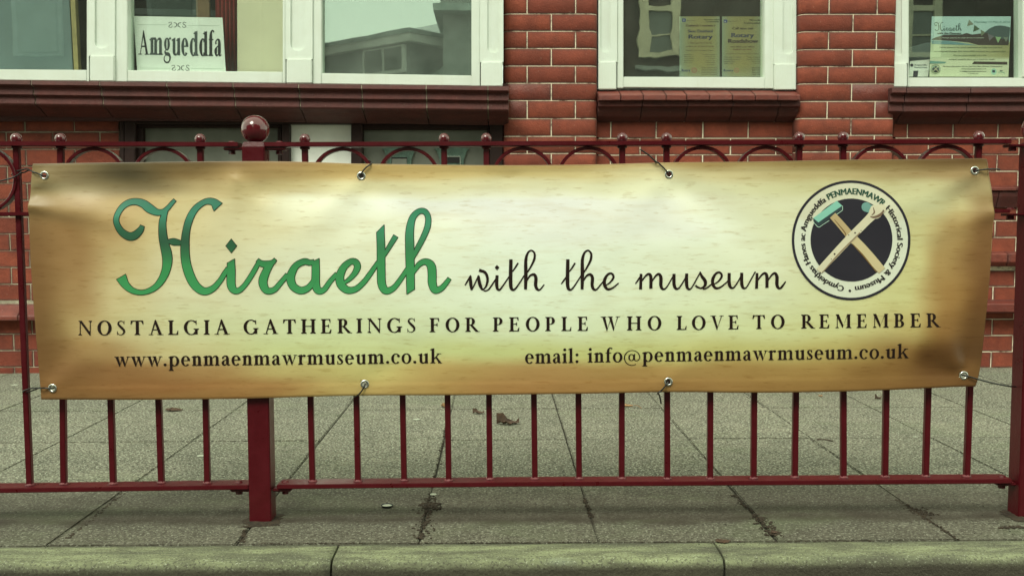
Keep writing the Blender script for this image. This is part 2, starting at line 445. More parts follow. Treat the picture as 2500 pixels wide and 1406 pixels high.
def brick_box(x0, x1, z0, z1, yf, mat, par, depth=.045):
    j = lambda a=.0012: random.uniform(-a, a)
    y = yf + j(.0012)
    v = [(x0 + j(), y + j(.0006), z0 + j()), (x1 + j(), y + j(.0006), z0 + j()), (x1 + j(), y + j(.0006), z1 + j()), (x0 + j(), y + j(.0006), z1 + j())]
    v += [(p[0], yf + depth, p[2]) for p in v]
    return mesh('brick', v, CUBE, mat, par, bevel=.0014, seg=1)
JX, JZ = .0026, .0023
def rows(x0, x1, ztop, nrows, joints, yf, mat, par, skip=lambda z: False, blen=.232):
    """joints: dict row index -> list of joint x positions; other rows carry the bond on"""
    for r in range(nrows):
        zt = ztop - r * BH; zb = zt - BH
        if zb < -.02: zb = -.01
        if zt < .01: break
        if skip((zt + zb) / 2): continue
        js = joints.get(r) or joints[r % 2 + (2 if (r % 2 + 2) in joints else 0)] if (r in joints or True) else None
        js = sorted(js)
        xs = list(js)
        while xs[0] > x0: xs.insert(0, xs[0] - blen)
        while xs[-1] < x1: xs.append(xs[-1] + blen)
        for a, b in zip(xs, xs[1:]):
            a2, b2 = max(a, x0), min(b, x1)
            if b2 - a2 < .02: continue
            brick_box(a2 + JX, b2 - JX, zb + JZ, zt - JZ, yf, mat, par)
X = lambda px, y=YW: U(px, 320, y).x
# panel between the piers
midz = zs(297, YW)
mid_j = {0: [X(1491), X(1602), X(1716), X(1827)], 1: [X(1563), X(1674), X(1784), X(1895)], 2: [X(1605), X(1714), X(1825)]}
mid_j[2] = [X(1605 - 111), X(1605), X(1714), X(1825)]
rows(X(1452), X(1950), midz, 16, {0: mid_j[0], 1: mid_j[1]}, YW, M['brick'], walls[1])
# wall under the right window
def skipR(z):
    for a, b in ((454, 502), (614, 652), (735, 768)):
        if zs(b, YW) + .01 < z < zs(a, YW) - .01: return True
    return False
rows(X(2180), X(2640), midz, 16, {0: [X(2216), X(2327), X(2437)], 1: [X(2268), X(2380), X(2490)]}, YW, M['brick'], walls[2], skipR)
# wall at the left, under the bay
YL = 2.47
lz = U(150, 406, YL).z + 3 * BH
def skipL(z): return U(60, 786, YL).z - .01 < z < U(60, 744, YL).z + .01
rows(X(-130, YL), U(292, 350, YL).x, lz, 16, {0: [X(61, YL), X(181, YL)], 1: [X(14, YL), X(128, YL), X(243, YL)]}, YL, M['brick'], walls[0], skipL)

# piers with bullnosed corners
def pier(name, pxl, pxr, courses, jA, jB, label, special=None):
    x0, x1 = U(pxl, 200, YP + .03).x, U(pxr, 200, YP + .03).x
    rr = .042
    path = [(x0, YP + .16)]
    for t in range(7):
        an = math.pi / 2 * t / 6
        path.append((x0 + rr - rr * math.cos(an), YP + rr - rr * math.sin(an)))
    for t in range(7):
        an = math.pi / 2 * t / 6
        path.append((x1 - rr + rr * math.sin(an), YP + rr - rr * math.cos(an)))
    path.append((x1, YP + .16))
    L = [0]
    for a, b in zip(path, path[1:]): L.append(L[-1] + math.dist(a, b))
    def at(s):
        for i in range(len(L) - 1):
            if s <= L[i + 1] or i == len(L) - 2:
                t = (s - L[i]) / (L[i + 1] - L[i])
                return (path[i][0] + (path[i + 1][0] - path[i][0]) * t, path[i][1] + (path[i + 1][1] - path[i][1]) * t)
    def s_of_x(x):
        for i in range(7, len(L) - 8 + 1):
            if path[i][0] <= x <= path[i + 1][0]: return L[i] + (x - path[i][0])
        return L[7] + (x - path[7][0])
    p = empty(name, (0, YP, 0), label=None); p.parent = bld; p.location = (0, YP - 2.5, 0)
    cx, cy = (x0 + x1) / 2, YP + .16
    def piece(s0, s1, z0, z1, mat, dep=.0):
        ss = [s0] + [l for l in L if s0 + .002 < l < s1 - .002] + [s1]
        jt = random.uniform(-.0008, .0008)
        out, inn = [], []
        for s in ss:
            q = at(s); e = .0
            # inward offset direction
            dx, dy = (cx - q[0]), (cy + .02 - q[1]); l = math.hypot(dx, dy)
            if abs(q[1] - YP) < .001: dx, dy = 0, 1
            elif q[0] < x0 + .001: dx, dy = 1, 0
            elif q[0] > x1 - .001: dx, dy = -1, 0
            else:
                ccx = x0 + rr if q[0] < cx else x1 - rr
                dx, dy = ccx - q[0], YP + rr - q[1]; l2 = math.hypot(dx, dy) or 1; dx /= l2; dy /= l2
            out.append((q[0] + dx * jt, q[1] + dy * jt)); inn.append((q[0] + dx * .03, q[1] + dy * .03))
        n = len(ss); v = []
        for z in (z0, z1):
            v += [(a, b, z) for a, b in out]; v += [(a, b, z) for a, b in inn]
        f = []
        for i in range(n - 1):
            f.append((i, i + 1, 2 * n + i + 1, 2 * n + i)); f.append((n + i + 1, n + i, 3 * n + i, 3 * n + i + 1))
            f.append((i + 1, i, n + i, n + i + 1)); f.append((2 * n + i, 2 * n + i + 1, 3 * n + i + 1, 3 * n + i))
        f.append((0, n, 3 * n, 2 * n)); f.append((n - 1, 2 * n + n - 1, 3 * n + n - 1, 2 * n - 1))
        bm = bmesh.new(); vs = [bm.verts.new(q) for q in v]
        for q in f: bm.faces.new([vs[i] for i in q])
        bmesh.ops.recalc_face_normals(bm, faces=bm.faces)
        ed = [e for e in bm.edges if e.is_manifold and e.calc_face_angle(0) > 1.0]
        bmesh.ops.bevel(bm, geom=ed, offset=.0012, segments=1, affect='EDGES')
        me = bpy.data.meshes.new('brick'); bm.to_mesh(me); bm.free()
        for q in me.polygons: q.use_smooth = abs(q.normal.z) < .2
        return link('brick', me, mat, p)
    zc = [U((pxl + pxr) / 2, c, YP).z for c in courses]
    n0 = len(courses)
    while zc[-1] > .02: zc.append(max(zc[-1] - BH, 0.0))
    while zc[0] < 1.95: zc.insert(0, zc[0] + BH); n0 += 1
    base = 0
    off = len(zc)
    k0 = zc.index([U((pxl + pxr) / 2, c, YP).z for c in courses][0])
    for r in range(len(zc) - 1):
        k = r - k0
        js = jA if k % 2 == 0 else jB
        ss = [0] + [s_of_x(U(j, 200, YP).x) for j in js] + [L[-1]]
        for i in range(len(ss) - 1):
            mt = M['brick']
            if special and special(k, i, len(ss) - 2): mt = M['sill_brick']
            if zc[r] - zc[r + 1] < .02: continue
            piece(ss[i] + (JX if i else 0), ss[i + 1] - (JX if i < len(ss) - 2 else 0), zc[r + 1] + JZ, zc[r] - JZ, mt)
    # mortar body a few millimetres behind the brick faces
    pts = []
    for q in path:
        if abs(q[1] - YP) < .001: dx, dy = 0, 1
        elif q[0] < x0 + .001: dx, dy = 1, 0
        elif q[0] > x1 - .001: dx, dy = -1, 0
        else:
            ccx = x0 + rr if q[0] < cx else x1 - rr
            dx, dy = ccx - q[0], YP + rr - q[1]; l2 = math.hypot(dx, dy) or 1; dx /= l2; dy /= l2
        pts.append((q[0] + dx * .0028, q[1] + dy * .0028))
    n = len(pts); z0, z1 = -.01, 3.3
    v = [(a, b, z0) for a, b in pts] + [(a, b, z1) for a, b in pts]
    f = [tuple(range(n)), tuple(range(2 * n - 1, n - 1, -1))] + [(i, (i + 1) % n, n + (i + 1) % n, n + i) for i in range(n)]
    mesh('mortar', v, f, M['mortar'], p)
    top = box('upper_pier', x0 + .001, YP + .002, zc[0] + .002, x1 - .001, YP + .15, 3.4, M['brick'], p, bevel=.03, seg=3)
    return p
cA = [-7.5, 34.6, 76.8, 119, 161.6, 203.8, 246, 290, 333, 375]
pier('brick_pier', 1228, 1458, cA, [1287, 1405], [1346], 'left', lambda k, i, n: (k == 5 and i == 0) or (k == 6 and i == 0))
cB = [-7, 35.5, 78, 121.5, 163, 205, 248, 289.6, 330.6, 371]
pier('brick_pier', 1944, 2184, cB, [2021, 2138], [2080], 'right', lambda k, i, n: (k == 5 and i == n) or (k == 6 and i == n))

# string courses and ledges low on the wall
def ledge(px0, px1, joints, prof, mat, name='ledge_tile', **k):
    js = [px0] + joints + [px1]
    for a, b in zip(js, js[1:]): extrude(name, a + .7, b - .7, prof, mat, bld, bevel=.003, **k)
ledge(2184, 2640, [2260, 2372, 2484], [(2.485, 454), (2.45, 458), (2.45, 466)], M['sill_brick'], back=2.56)
ledge(2184, 2640, [2315, 2440], [(2.46, 468), (2.465, 480), (2.48, 496), (2.49, 508)], M['brick_dark'], 'moulding', back=2.56)
ledge(2184, 2640, [2240, 2351, 2462], [(2.48, 615), (2.44, 620), (2.44, 640), (2.46, 651)], M['sill_brick'], back=2.56)
ledge(2184, 2640, [2290, 2401, 2512], [(2.47, 735), (2.40, 742), (2.40, 762), (2.46, 768)], M['sill_brick'], back=2.56)
ledge(-130, 292, [-70, 42, 156, 262], [(2.46, 745), (2.40, 772), (2.40, 783)], M['sill_brick'], back=2.52)
ledge(1456, 1946, [1540, 1650, 1762, 1870], [(2.48, 735), (2.43, 742), (2.43, 762), (2.47, 768)], M['sill_brick'], back=2.56)

# sill of the window between the piers
tj = [1461, 1516, 1571, 1627, 1677, 1733, 1789, 1845, 1900, 1955]
for a, b in zip(tj, tj[1:]):
    extrude('sill_tile', a + .6, b - .6, [(2.475, 215), (2.375 + random.uniform(-.002, .002), 232), (2.375, 245.5)], M['sill_brick'], bld, wob=.0012, bevel=.003, back=2.52)
mj = [1461, 1568, 1680, 1790, 1905, 1955]
for a, b in zip(mj, mj[1:]):
    extrude('moulding', a + .6, b - .6, [(2.40, 247), (2.40, 260), (2.43, 262), (2.435, 272), (2.45, 282), (2.48, 290), (2.49, 293)], M['brick_dark'], bld, bevel=.002, back=2.54)

# bay sill: long moulded terracotta pieces
BS, BR = .0118, 600
bj = [-410, -250, -88, 75, 242, 406, 568, 728, 882, 1040, 1191, 1243]
for a, b in zip(bj, bj[1:]):
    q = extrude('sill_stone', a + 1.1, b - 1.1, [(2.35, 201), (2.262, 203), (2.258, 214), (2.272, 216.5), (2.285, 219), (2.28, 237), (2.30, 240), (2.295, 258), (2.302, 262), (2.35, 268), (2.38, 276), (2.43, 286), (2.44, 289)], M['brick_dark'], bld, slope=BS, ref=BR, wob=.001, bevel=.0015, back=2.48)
extrude('sill_mortar', -410, 1242, [(2.35, 203), (2.267, 205), (2.263, 213.5), (2.289, 218), (2.285, 236), (2.305, 240), (2.300, 257), (2.312, 261), (2.362, 265), (2.392, 272), (2.442, 281), (2.452, 284)], M['mortar_grey'], bld, slope=BS, ref=BR, back=2.475)
rj = [2178, 2214, 2371, 2530, 2690]
for a, b in zip(rj, rj[1:]):
    extrude('sill_stone', a + .8, b - .8, [(2.46, 213), (2.372, 214), (2.368, 227), (2.385, 229), (2.395, 231), (2.39, 248), (2.41, 251), (2.405, 270), (2.415, 273), (2.46, 282), (2.495, 297)], M['brick_dark'], bld, wob=.001, bevel=.0015, back=2.56)

# recess under the bay with the dark joinery
YR = 2.47
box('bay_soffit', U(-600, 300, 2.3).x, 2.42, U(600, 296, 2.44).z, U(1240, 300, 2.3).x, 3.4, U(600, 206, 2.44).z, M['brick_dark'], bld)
pbox('recess_jamb', 292.5, 286, 302, 930, 2.445, 2.72, M['darkwood'], bld)
jf = lambda n, a, b, c, d, yf, yb, m='darkwood', **k: pbox(n, a, b, c, d, yf, yb, M[m], bld, **k)
jf('recess_back', 280, 270, 1245, 960, YR + .10, YR + .14)
bw = jf('basement_frame', 303, 288, 330, 930, YR - .03, YR + .08, bevel=.004)
jf('basement_frame', 330, 288, 1228, 303, YR - .03, YR + .08, bevel=.004)
jf('basement_frame', 688, 303, 706, 930, YR - .03, YR + .08, bevel=.004)
jf('basement_frame', 857, 303, 884, 930, YR - .03, YR + .08, bevel=.004)
jf('basement_frame', 1196, 303, 1228, 930, YR - .03, YR + .08, bevel=.004)
jf('basement_sash', 330, 303, 688, 312, YR, YR + .06, bevel=.003)
jf('basement_sash', 330, 312, 348, 930, YR, YR + .06, bevel=.003)
jf('basement_sash', 678, 312, 688, 930, YR, YR + .06, bevel=.003)
jf('basement_sash', 884, 303, 1196, 317, YR, YR + .06, bevel=.003)
jf('basement_sash', 1188, 317, 1196, 930, YR, YR + .06, bevel=.003)
jf('basement_pane', 348, 312, 678, 930, YR + .04, YR + .045, 'greyglass')
jf('basement_pane', 884, 317, 1188, 930, YR + .04, YR + .045, 'greyglass')
wb = jf('basement_board', 706, 303, 857, 930, YR + .02, YR + .045, 'whiteboard'); wb['label'] = 'plain off-white board filling the middle opening'
jf('recess_step', 292, 905, 1240, 935, 2.50, 2.74, 'brick_dark')
for cx, w2 in ((975, 33), (1103, 33)):
    e = prism('letter_plate', [(cx - w2 + 4, 470), (cx - w2 + 4, 392), (cx - w2, 380), (cx - w2 - 4, 368), (cx - w2 - 10, 364), (cx - w2 + 2, 361), (cx + w2 - 2, 361), (cx + w2 + 10, 364), (cx + w2 + 4, 368), (cx + w2, 380), (cx + w2 - 4, 392), (cx + w2 - 4, 470)], YR + .022, YR + .040, M['bronze'], bld, bevel=.001)
    pbox('plate_frame', cx - 21, 381, cx + 21, 384, YR + .016, YR + .022, M['chrome'] if cx > 1000 else M['bronze'], e)
    for s in (-1, 1):
        pbox('plate_frame', cx + s * 21 - 1.5, 384, cx + s * 21 + 1.5, 420, YR + .016, YR + .022, M['chrome'] if cx > 1000 else M['bronze'], e)
    pbox('letter_slot', cx - 19, 385, cx + 19, 398, YR + .018, YR + .0225, M['slot'], e)
    if cx < 1000: pbox('name_card', cx - 18, 388, cx + 18, 430, YR + .015, YR + .018, M['greyglass'], e)
    for k in range(6):
        pbox('raised_mark', cx - 17 + k * 6, 368, cx - 14 + k * 6, 376, YR + .019, YR + .022, M['bronze'], e)

# ------------------------------------------------------------------ windows
PT = -420                                # windows run on above the frame
def window(name, label, panes, yf, yg, bot, slope, ref, mull, rails, glass='glass'):
    w_ = empty(name, (0, yf, 0)); w_.parent = bld; w_.location = (0, yf - 2.5, 0); w_['label'] = label
    for (a, b, pb) in panes:
        pbox('pane', a - 3, PT, b + 3, pb + 2, yg, yg + .004, M[glass], w_, slope=slope, ref=a)
    return w_
def pilaster(w_, px0, px1, bot, blk, rec, recb, yf, half=None):
    """moulded mullion: shaft with a sunk, round-ended panel over a square base block"""
    a, b = px0, px1
    # shaft built round the sunk panel
    r0, r1 = rec
    rad = (r1 - r0) / 2
    n = 8
    arc = [((r0 + r1) / 2 - rad * math.cos(math.pi * i / n), recb - rad + rad * .9 * math.sin(math.pi * i / n)) for i in range(n + 1)]
    # two outlines joined edge to edge under the panel
    mid = n // 2
    L_ = [(a, PT), (a, blk + 1)] + [((r0 + r1) / 2, blk + 1)] + [arc[i] for i in range(mid, -1, -1)] + [(r0, PT)]
    R_ = [(b, PT), (b, blk + 1)] + [((r0 + r1) / 2, blk + 1)] + [arc[i] for i in range(mid, n + 1)] + [(r1, PT)]
    prism('mullion', L_, yf, yf + .10, M['white'], w_)
    prism('mullion', R_, yf, yf + .10, M['white'], w_)
    pbox('sunk_panel', r0 - 1, PT, r1 + 1, recb + 2, yf + .011, yf + .05, M['white'], w_)
    pbox('base_block', a + (2 if half != 'l' else 0), blk, b - (2 if half != 'r' else 0), bot, yf - .010, yf + .10, M['white'], w_, bevel=.004, seg=3)
YB = 2.33
bay = empty('bay_window', (0, 0, 0)); bay.parent = bld; bay.location = (0, YB - 2.5, 0); bay['label'] = 'wide white painted bay window of three panes'
def rail_px(w_, a, b, t0, t1, bot0, bot1, yf):
    """bottom rail with a bevelled inner edge"""
    P = [U(a, t0, yf), U(b, t1, yf), U(b, bot1, yf), U(a, bot0, yf)]
    v = [tuple(p) for p in P] + [(p.x, yf + .10, p.z + (.0 if i > 1 else .006)) for i, p in enumerate(P)]
    mesh('bottom_rail', v, CUBE, M['white'], w_, bevel=.003, seg=2)
def stile(w_, a, b, bot, yf):
    pbox('stile', a, PT, b, bot, yf, yf + .09, M['white'], w_, bevel=.003, seg=2)
# bay: frame pieces butt against each other
pilaster(bay, 217, 280, 199, 136, (231, 266), 121, YB)
pilaster(bay, 697, 763, 204, 144, (709, 746), 127, YB)
pilaster(bay, 1172, 1229, 211.5, 151, (1190, 1220), 131, YB)
pbox('stile', 212, PT, 217, 199, YB + .012, YB + .09, M['white'], bay)
stile(bay, 280, 311, 200, YB + .010); stile(bay, 690, 697, 204, YB + .012)
stile(bay, 763, 785, 206, YB + .010); stile(bay, 1151, 1172, 211, YB + .010)
rail_px(bay, -400, 212, 167, 171.5, 192.5, 198.5, YB + .012)
rail_px(bay, 311, 690, 172, 176, 199.5, 204, YB + .012)
rail_px(bay, 785, 1151, 179, 185, 205.5, 210.5, YB + .012)
for a, b, pb in ((-400, 212, 172), (311, 690, 175), (785, 1151, 183)):
    pbox('pane', a - 2, PT, b + 2, pb + 6, YB + .055, YB + .059, M['skyglass' if a == 785 else 'glass'], bay)
stile(bay, -460, -400, 190, YB)
# middle window
w4 = empty('sash_window', (0, 0, 0)); w4.parent = bld; w4.location = (0, YW - .05 - 2.5, 0); w4['label'] = 'white sash window between the two brick piers'
YQ = 2.455
pilaster(w4, 1461, 1507, 219, 151, (1466, 1490), 130, YQ, 'l')
pilaster(w4, 1889, 1944, 220, 156, (1911, 1936), 135, YQ, 'r')
stile(w4, 1507, 1522, 216, YQ + .01); stile(w4, 1867, 1889, 217, YQ + .01)
rail_px(w4, 1522, 1867, 188, 189, 214, 217, YQ + .012)
pbox('pane', 1519, PT, 1870, 192, YQ + .05, YQ + .054, M['oldglass'], w4)
# right window
w5 = empty('sash_window', (0, 0, 0)); w5.parent = bld; w5.location = (0, YQ - 2.5, 0); w5['label'] = 'white sash window at the right edge with the event poster'
pilaster(w5, 2179, 2217, 213, 154, (2185, 2202), 138, YQ, 'l')
stile(w5, 2217, 2219.5, 213, YQ + .011)
rail_px(w5, 2219.5, 2800, 190, 191, 213, 213, YQ + .012)
stile(w5, 2497, 2530, 189, YQ + .008)
pbox('pane', 2215, PT, 2500, 193, YQ + .05, YQ + .054, M['glass'], w5)
pbox('pane', 2526, PT, 2800, 193, YQ + .05, YQ + .054, M['glass'], w5)
# heads over the windows
for nm, a, b, yf, par in (('head_rail', -460, 1229, YB + .005, bay), ('head_rail', 1461, 1944, YQ + .005, w4), ('head_rail', 2179, 2800, YQ + .005, w5)):
    pbox(nm, a, PT - 70, b, PT, yf, yf + .1, M['white'], par, bevel=.004)
box('bay_roof', U(-460, 0, YB).x, YB - .06, U(600, PT - 72, YB).z, U(1240, 0, YB).x, 2.52, U(600, PT - 72, YB).z + .25, M['sill_brick'], bld)
# rooms behind the panes: floor-to-ceiling dark boxes, open towards the glass
def room(px0, px1, y0, y1, floor_py):
    x0, x1 = U(px0, 100, y0).x, U(px1, 100, y0).x; z0 = U((px0 + px1) / 2, floor_py, y0).z; z1 = 3.02
    v = [(x0,y0,z0),(x1,y0,z0),(x1,y0,z1),(x0,y0,z1),(x0,y1,z0),(x1,y1,z0),(x1,y1,z1),(x0,y1,z1)]
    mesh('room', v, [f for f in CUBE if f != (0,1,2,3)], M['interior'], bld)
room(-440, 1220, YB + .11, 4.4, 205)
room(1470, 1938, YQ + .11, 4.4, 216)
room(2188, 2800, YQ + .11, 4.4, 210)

# ------------------------------------------------------------------ print system
class Ink:
    """flat print: faces gathered in photograph pixels, mapped onto a surface with a hair's offset per layer"""
    def __init__(s, mapper, xf=lambda x, y: (x, y)):
        s.mp = mapper; s.xf = xf; s.V = []; s.F = []; s.Cc = []; s.lv = 0; s.col = (0, 0, 0); s.base = 0.0; s.cf = None
    def pt(s, x, y, off):
        X_, Y_ = s.xf(x, y); s.V.append(tuple(s.mp(X_, Y_, off)))
        s.Cc.append(s.cf(x, y) if s.cf else s.col); return len(s.V) - 1
    def off(s):
        s.lv = (s.lv + 1) % 9; return s.base + s.lv * .00003
    def poly(s, pts, fix=None):
        o = s.off() if fix is None else fix
        idx = [s.pt(x, y, o) for x, y in pts]
        for t in tessellate_polygon([[Vector((x, y, 0)) for x, y in pts]]): s.F.append(tuple(idx[i] for i in t))
    def tris(s, vs, fs):
        o = s.off(); idx = [s.pt(x, y, o) for x, y in vs]
        for f in fs: s.F.append(tuple(idx[i] for i in f))
    def ribbon(s, pts, grow=0.0, sub=6, ext=0.0):
        P = [Vector((a, b, c)) for a, b, c in pts]
        if len(P) > 2: P = crv(P, sub)
        o = s.off(); prev = None; n = len(P)
        for i, p in enumerate(P):
            a = P[max(i - 1, 0)]; b = P[min(i + 1, n - 1)]
            t = Vector((b.x - a.x, b.y - a.y)); t.normalize(); nn = Vector((-t.y, t.x)); hw = max(p.z, .004) / 2 + grow
            c = Vector((p.x, p.y))
            if ext and i == 0: c = c - t * ext
            if ext and i == n - 1: c = c + t * ext
            l = s.pt(*(c + nn * hw), o); r = s.pt(*(c - nn * hw), o)
            if prev: s.F.append((prev[0], prev[1], r, l))
            prev = (l, r)
    def ring(s, cx, cy, rx, ry, tx, ty, a0=0, a1=360, n=None):
        """elliptical arc, tx/ty = stroke thickness at the sides / top; angles anticlockwise, y up"""
        n = n or max(6, int(abs(a1 - a0) / 10)); o = s.off(); prev = None
        for i in range(n + 1):
            t = R(a0 + (a1 - a0) * i / n); c, sn = math.cos(t), math.sin(t)
            l = s.pt(cx + rx * c, cy + ry * sn, o); r = s.pt(cx + (rx - tx) * c, cy + (ry - ty) * sn, o)
            if prev: s.F.append((prev[0], prev[1], r, l))
            prev = (l, r)
    def disc(s, cx, cy, r, n=16, ry=None, fine=0):
        ry = ry or r
        if fine:
            k = s.off(); c = s.pt(cx, cy, k); last = [c] * (n + 1)
            for q in range(1, fine + 1):
                cur = [s.pt(cx + r * q / fine * math.cos(2 * math.pi * i / n), cy + ry * q / fine * math.sin(2 * math.pi * i / n), k) for i in range(n)]
                cur.append(cur[0])
                for i in range(n):
                    s.F.append((last[i], cur[i], cur[i + 1]) if q == 1 else (last[i], cur[i], cur[i + 1], last[i + 1]))
                last = cur
        else: s.poly([(cx + r * math.cos(2 * math.pi * i / n), cy + ry * math.sin(2 * math.pi * i / n)) for i in range(n)])
    def build(s, name, mat, parent):
        me = bpy.data.meshes.new(name); me.from_pydata(s.V, [], s.F)
        at = me.color_attributes.new('print', 'FLOAT_COLOR', 'POINT')
        for i, c in enumerate(s.Cc): at.data[i].color = (c[0], c[1], c[2], 1)
        # turn every face towards the street
        bm = bmesh.new(); bm.from_mesh(me)
        fl = [f for f in bm.faces if f.normal.y > 0]
        bmesh.ops.reverse_faces(bm, faces=fl); bm.to_mesh(me); bm.free()
        return link(name, me, mat, parent)

# sans glyphs from Blender's own built-in font
_gl = {}
def sans(ch):
    if ch in _gl: return _gl[ch]
    def mk(t):
        cu = bpy.data.curves.new('t', 'FONT'); cu.body = t; cu.resolution_u = 3
        o = bpy.data.objects.new('t', cu); C.objects.link(o)
        dg = bpy.context.evaluated_depsgraph_get(); me = bpy.data.meshes.new_from_object(o.evaluated_get(dg))
        vs = [(v.co.x, v.co.y) for v in me.vertices]; me.calc_loop_triangles(); fs = [tuple(t.vertices) for t in me.loop_triangles]
        bpy.data.objects.remove(o); bpy.data.curves.remove(cu); bpy.data.meshes.remove(me)
        return vs, fs
    vs, fs = mk(ch) if ch != ' ' else ([], [])
    w1 = max(v[0] for v in mk('H' + ch + 'H')[0]) ; w0 = max(v[0] for v in mk('HH')[0])
    _gl[ch] = (vs, fs, w1 - w0); return _gl[ch]
def sans_line(ink, text, x0, x1, base, cap, base1=None, bold=0, slant=0):
    """a line of sans text between x0 and x1 (cap height in px)"""
    base1 = base if base1 is None else base1
    W = sum(sans(c)[2] for c in text); sy = cap / .729; kx = (x1 - x0) / W; x = x0
    for c in text:
        vs, fs, adv = sans(c)
        if vs:
            for b in ([0, bold] if bold else [0]):
                q = []
                for u, v in vs:
                    px = x + u * kx + b + slant * v * sy
                    q.append((px, base + (base1 - base) * (px - x0) / max(1, x1 - x0) - v * sy))
                ink.tris(q, fs)
        x += adv * kx

# serif glyphs: stems with bracketed serifs, stressed bowls (unit = cap height, or x-height for small letters)
def glyph(g, T=.165, t=.055, low=False):
    P = []   # primitives
    def rect(a, b, c, d): P.append(('p', [(a, b), (c, b), (c, d), (a, d)]))
    def poly(*q): P.append(('p', list(q)))
    def rib(*q): P.append(('r', list(q)))
    def ring(*q): P.append(('e', q))
    s = .085 if not low else .11; hh = .035 if not low else .05; br = .10 if not low else .13
    def foot(x, y, w_):
        poly((x - s, y), (x + w_ + s, y), (x + w_ + s, y + hh), (x + w_, y + br), (x, y + br), (x - s, y + hh))
    def head(x, y, w_):
        poly((x - s, y), (x - s, y - hh), (x, y - br), (x + w_, y - br), (x + w_ + s, y - hh), (x + w_ + s, y))
    def flag(x, y, w_):
        poly((x - s - .03, y - .10), (x + w_, y + .04), (x + w_, y - .18), (x, y - .18), (x - s - .03, y - .14))
    def ST(x, y0, y1, w_=None, b=1, h_=1):
        w_ = w_ or T
        rect(x, y0, x + w_, y1)
        if b: foot(x, y0, w_)
        if h_ == 1: head(x, y1, w_)
        if h_ == 2: flag(x, y1, w_)
    if not low:
        if g == 'I': ST(.09, 0, 1); return P, .36
        if g == 'N':
            ST(.10, 0, 1, .06); poly((.04, 1), (.22, 1), (.80, .16), (.80, -.02), (.74, -.02)); rect(.745, 0, .80, 1); head(.745, 1, .055); return P, .92
        if g == 'O': ring(.44, .5, .44, .52, T * 1.05, .06, 0, 360); return P, .88
        if g == 'S':
            rib((.47, .78, .03), (.40, .92, .04), (.27, .975, .05), (.13, .89, .08), (.12, .74, .13), (.27, .55, .16), (.43, .36, .15), (.46, .19, .11), (.33, .03, .05), (.17, .03, .045), (.07, .13, .04), (.045, .27, .03))
            rect(.455, .74, .485, .99); rect(.03, .01, .06, .27); return P, .56
        if g == 'T':
            ST(.32, 0, 1, h_=0); rect(.02, .94, .78, 1); poly((.02, 1), (0, .72), (.04, .72), (.14, .94), (.14, 1)); poly((.78, 1), (.80, .72), (.76, .72), (.66, .94), (.66, 1)); return P, .80
        if g == 'A':
            poly((.13, 0), (.19, 0), (.43, .80), (.40, 1.03), (.42, 1.03)); poly((.37, .90), (.42, 1.04), (.47, 1.04), (.84, 0), (.64, 0)); rect(.22, .32, .64, .385)
            rect(0, 0, .29, .04); rect(.55, 0, .93, .04); return P, .90
        if g == 'L':
            ST(.09, 0, 1); rect(.2, 0, .62, .06); poly((.52, .05), (.60, .28), (.64, .28), (.62, 0)); return P, .68
        if g == 'G':
            ring(.46, .5, .46, .52, T * 1.05, .06, 48, 322); ST(.68, .02, .42, T * .9, b=0); poly((.70, .90), (.745, .98), (.785, .98), (.785, .68), (.745, .68)); return P, .92
        if g == 'H': ST(.09, 0, 1); ST(.66, 0, 1); rect(.2, .48, .7, .535); return P, .92
        if g in 'EF':
            ST(.09, 0, 1); rect(.2, .945, .60, 1); poly((.50, .95), (.57, .74), (.61, .74), (.60, 1)); rect(.2, .49, .48, .545); poly((.43, .545), (.48, .64), (.51, .64), (.51, .39), (.48, .39), (.43, .49))
            if g == 'E': rect(.2, 0, .62, .055); poly((.52, .05), (.62, .28), (.66, .28), (.64, 0)); return P, .72
            return P, .66
        if g in 'PRB':
            ST(.09, 0, 1); rect(.2, .95, .36, 1); rect(.2, .465, .36, .515); ring(.36, .7325, .26, .2675, T, .05, -90, 90)
            if g == 'R': poly((.28, .5), (.46, .5), (.84, .04), (.84, 0), (.66, 0)); rect(.70, 0, .92, .04); return P, .86
            if g == 'B': rect(.2, 0, .38, .05); ring(.38, .2575, .29, .2575, T, .05, -90, 90); return P, .76
            return P, .68
        if g == 'W':
            for d in (0, .42): poly((.09 + d, 1), (.28 + d, 1), (.45 + d, .18), (.42 + d, -.03), (.38 + d, -.03))
            poly((.40, -.03), (.44, .10), (.66, .80), (.62, .88)); poly((.82, -.03), (.86, .12), (1.12, 1), (1.06, 1))
            rect(0, .96, .36, 1); rect(.44, .96, .78, 1); rect(.96, .96, 1.24, 1); return P, 1.26
        if g == 'V':
            poly((.09, 1), (.28, 1), (.48, .20), (.45, -.03), (.41, -.03)); poly((.42, -.03), (.47, .10), (.76, 1), (.70, 1)); rect(0, .96, .37, 1); rect(.60, .96, .86, 1); return P, .86
        if g == 'M':
            rect(.12, 0, .175, .95); foot(.12, 0, .055); poly((.04, 1), (.25, 1), (.54, .22), (.52, .02), (.48, .02)); poly((.49, .02), (.53, .14), (.84, .98), (.80, 1)); ST(.79, 0, 1, h_=0); rect(.77, .96, 1.02, 1); return P, 1.08
    TW = T
    if g == 'w':
        for d in (0, .48): poly((.08 + d, 1), (.34 + d, 1), (.55 + d, .20), (.50 + d, -.03), (.44 + d, -.03))
        poly((.47, -.03), (.54, .16), (.72, .72), (.66, .84)); poly((.95, -.03), (1.02, .16), (1.32, 1), (1.22, 1))
        rect(0, .94, .42, 1); rect(.50, .94, .88, 1); rect(1.10, .94, 1.44, 1); return P, 1.40
    if g == 'p': ST(.13, -.48, 1, h_=2); ring(.56, .5, .44, .53, TW, .085, -140, 140); return P, 1.06
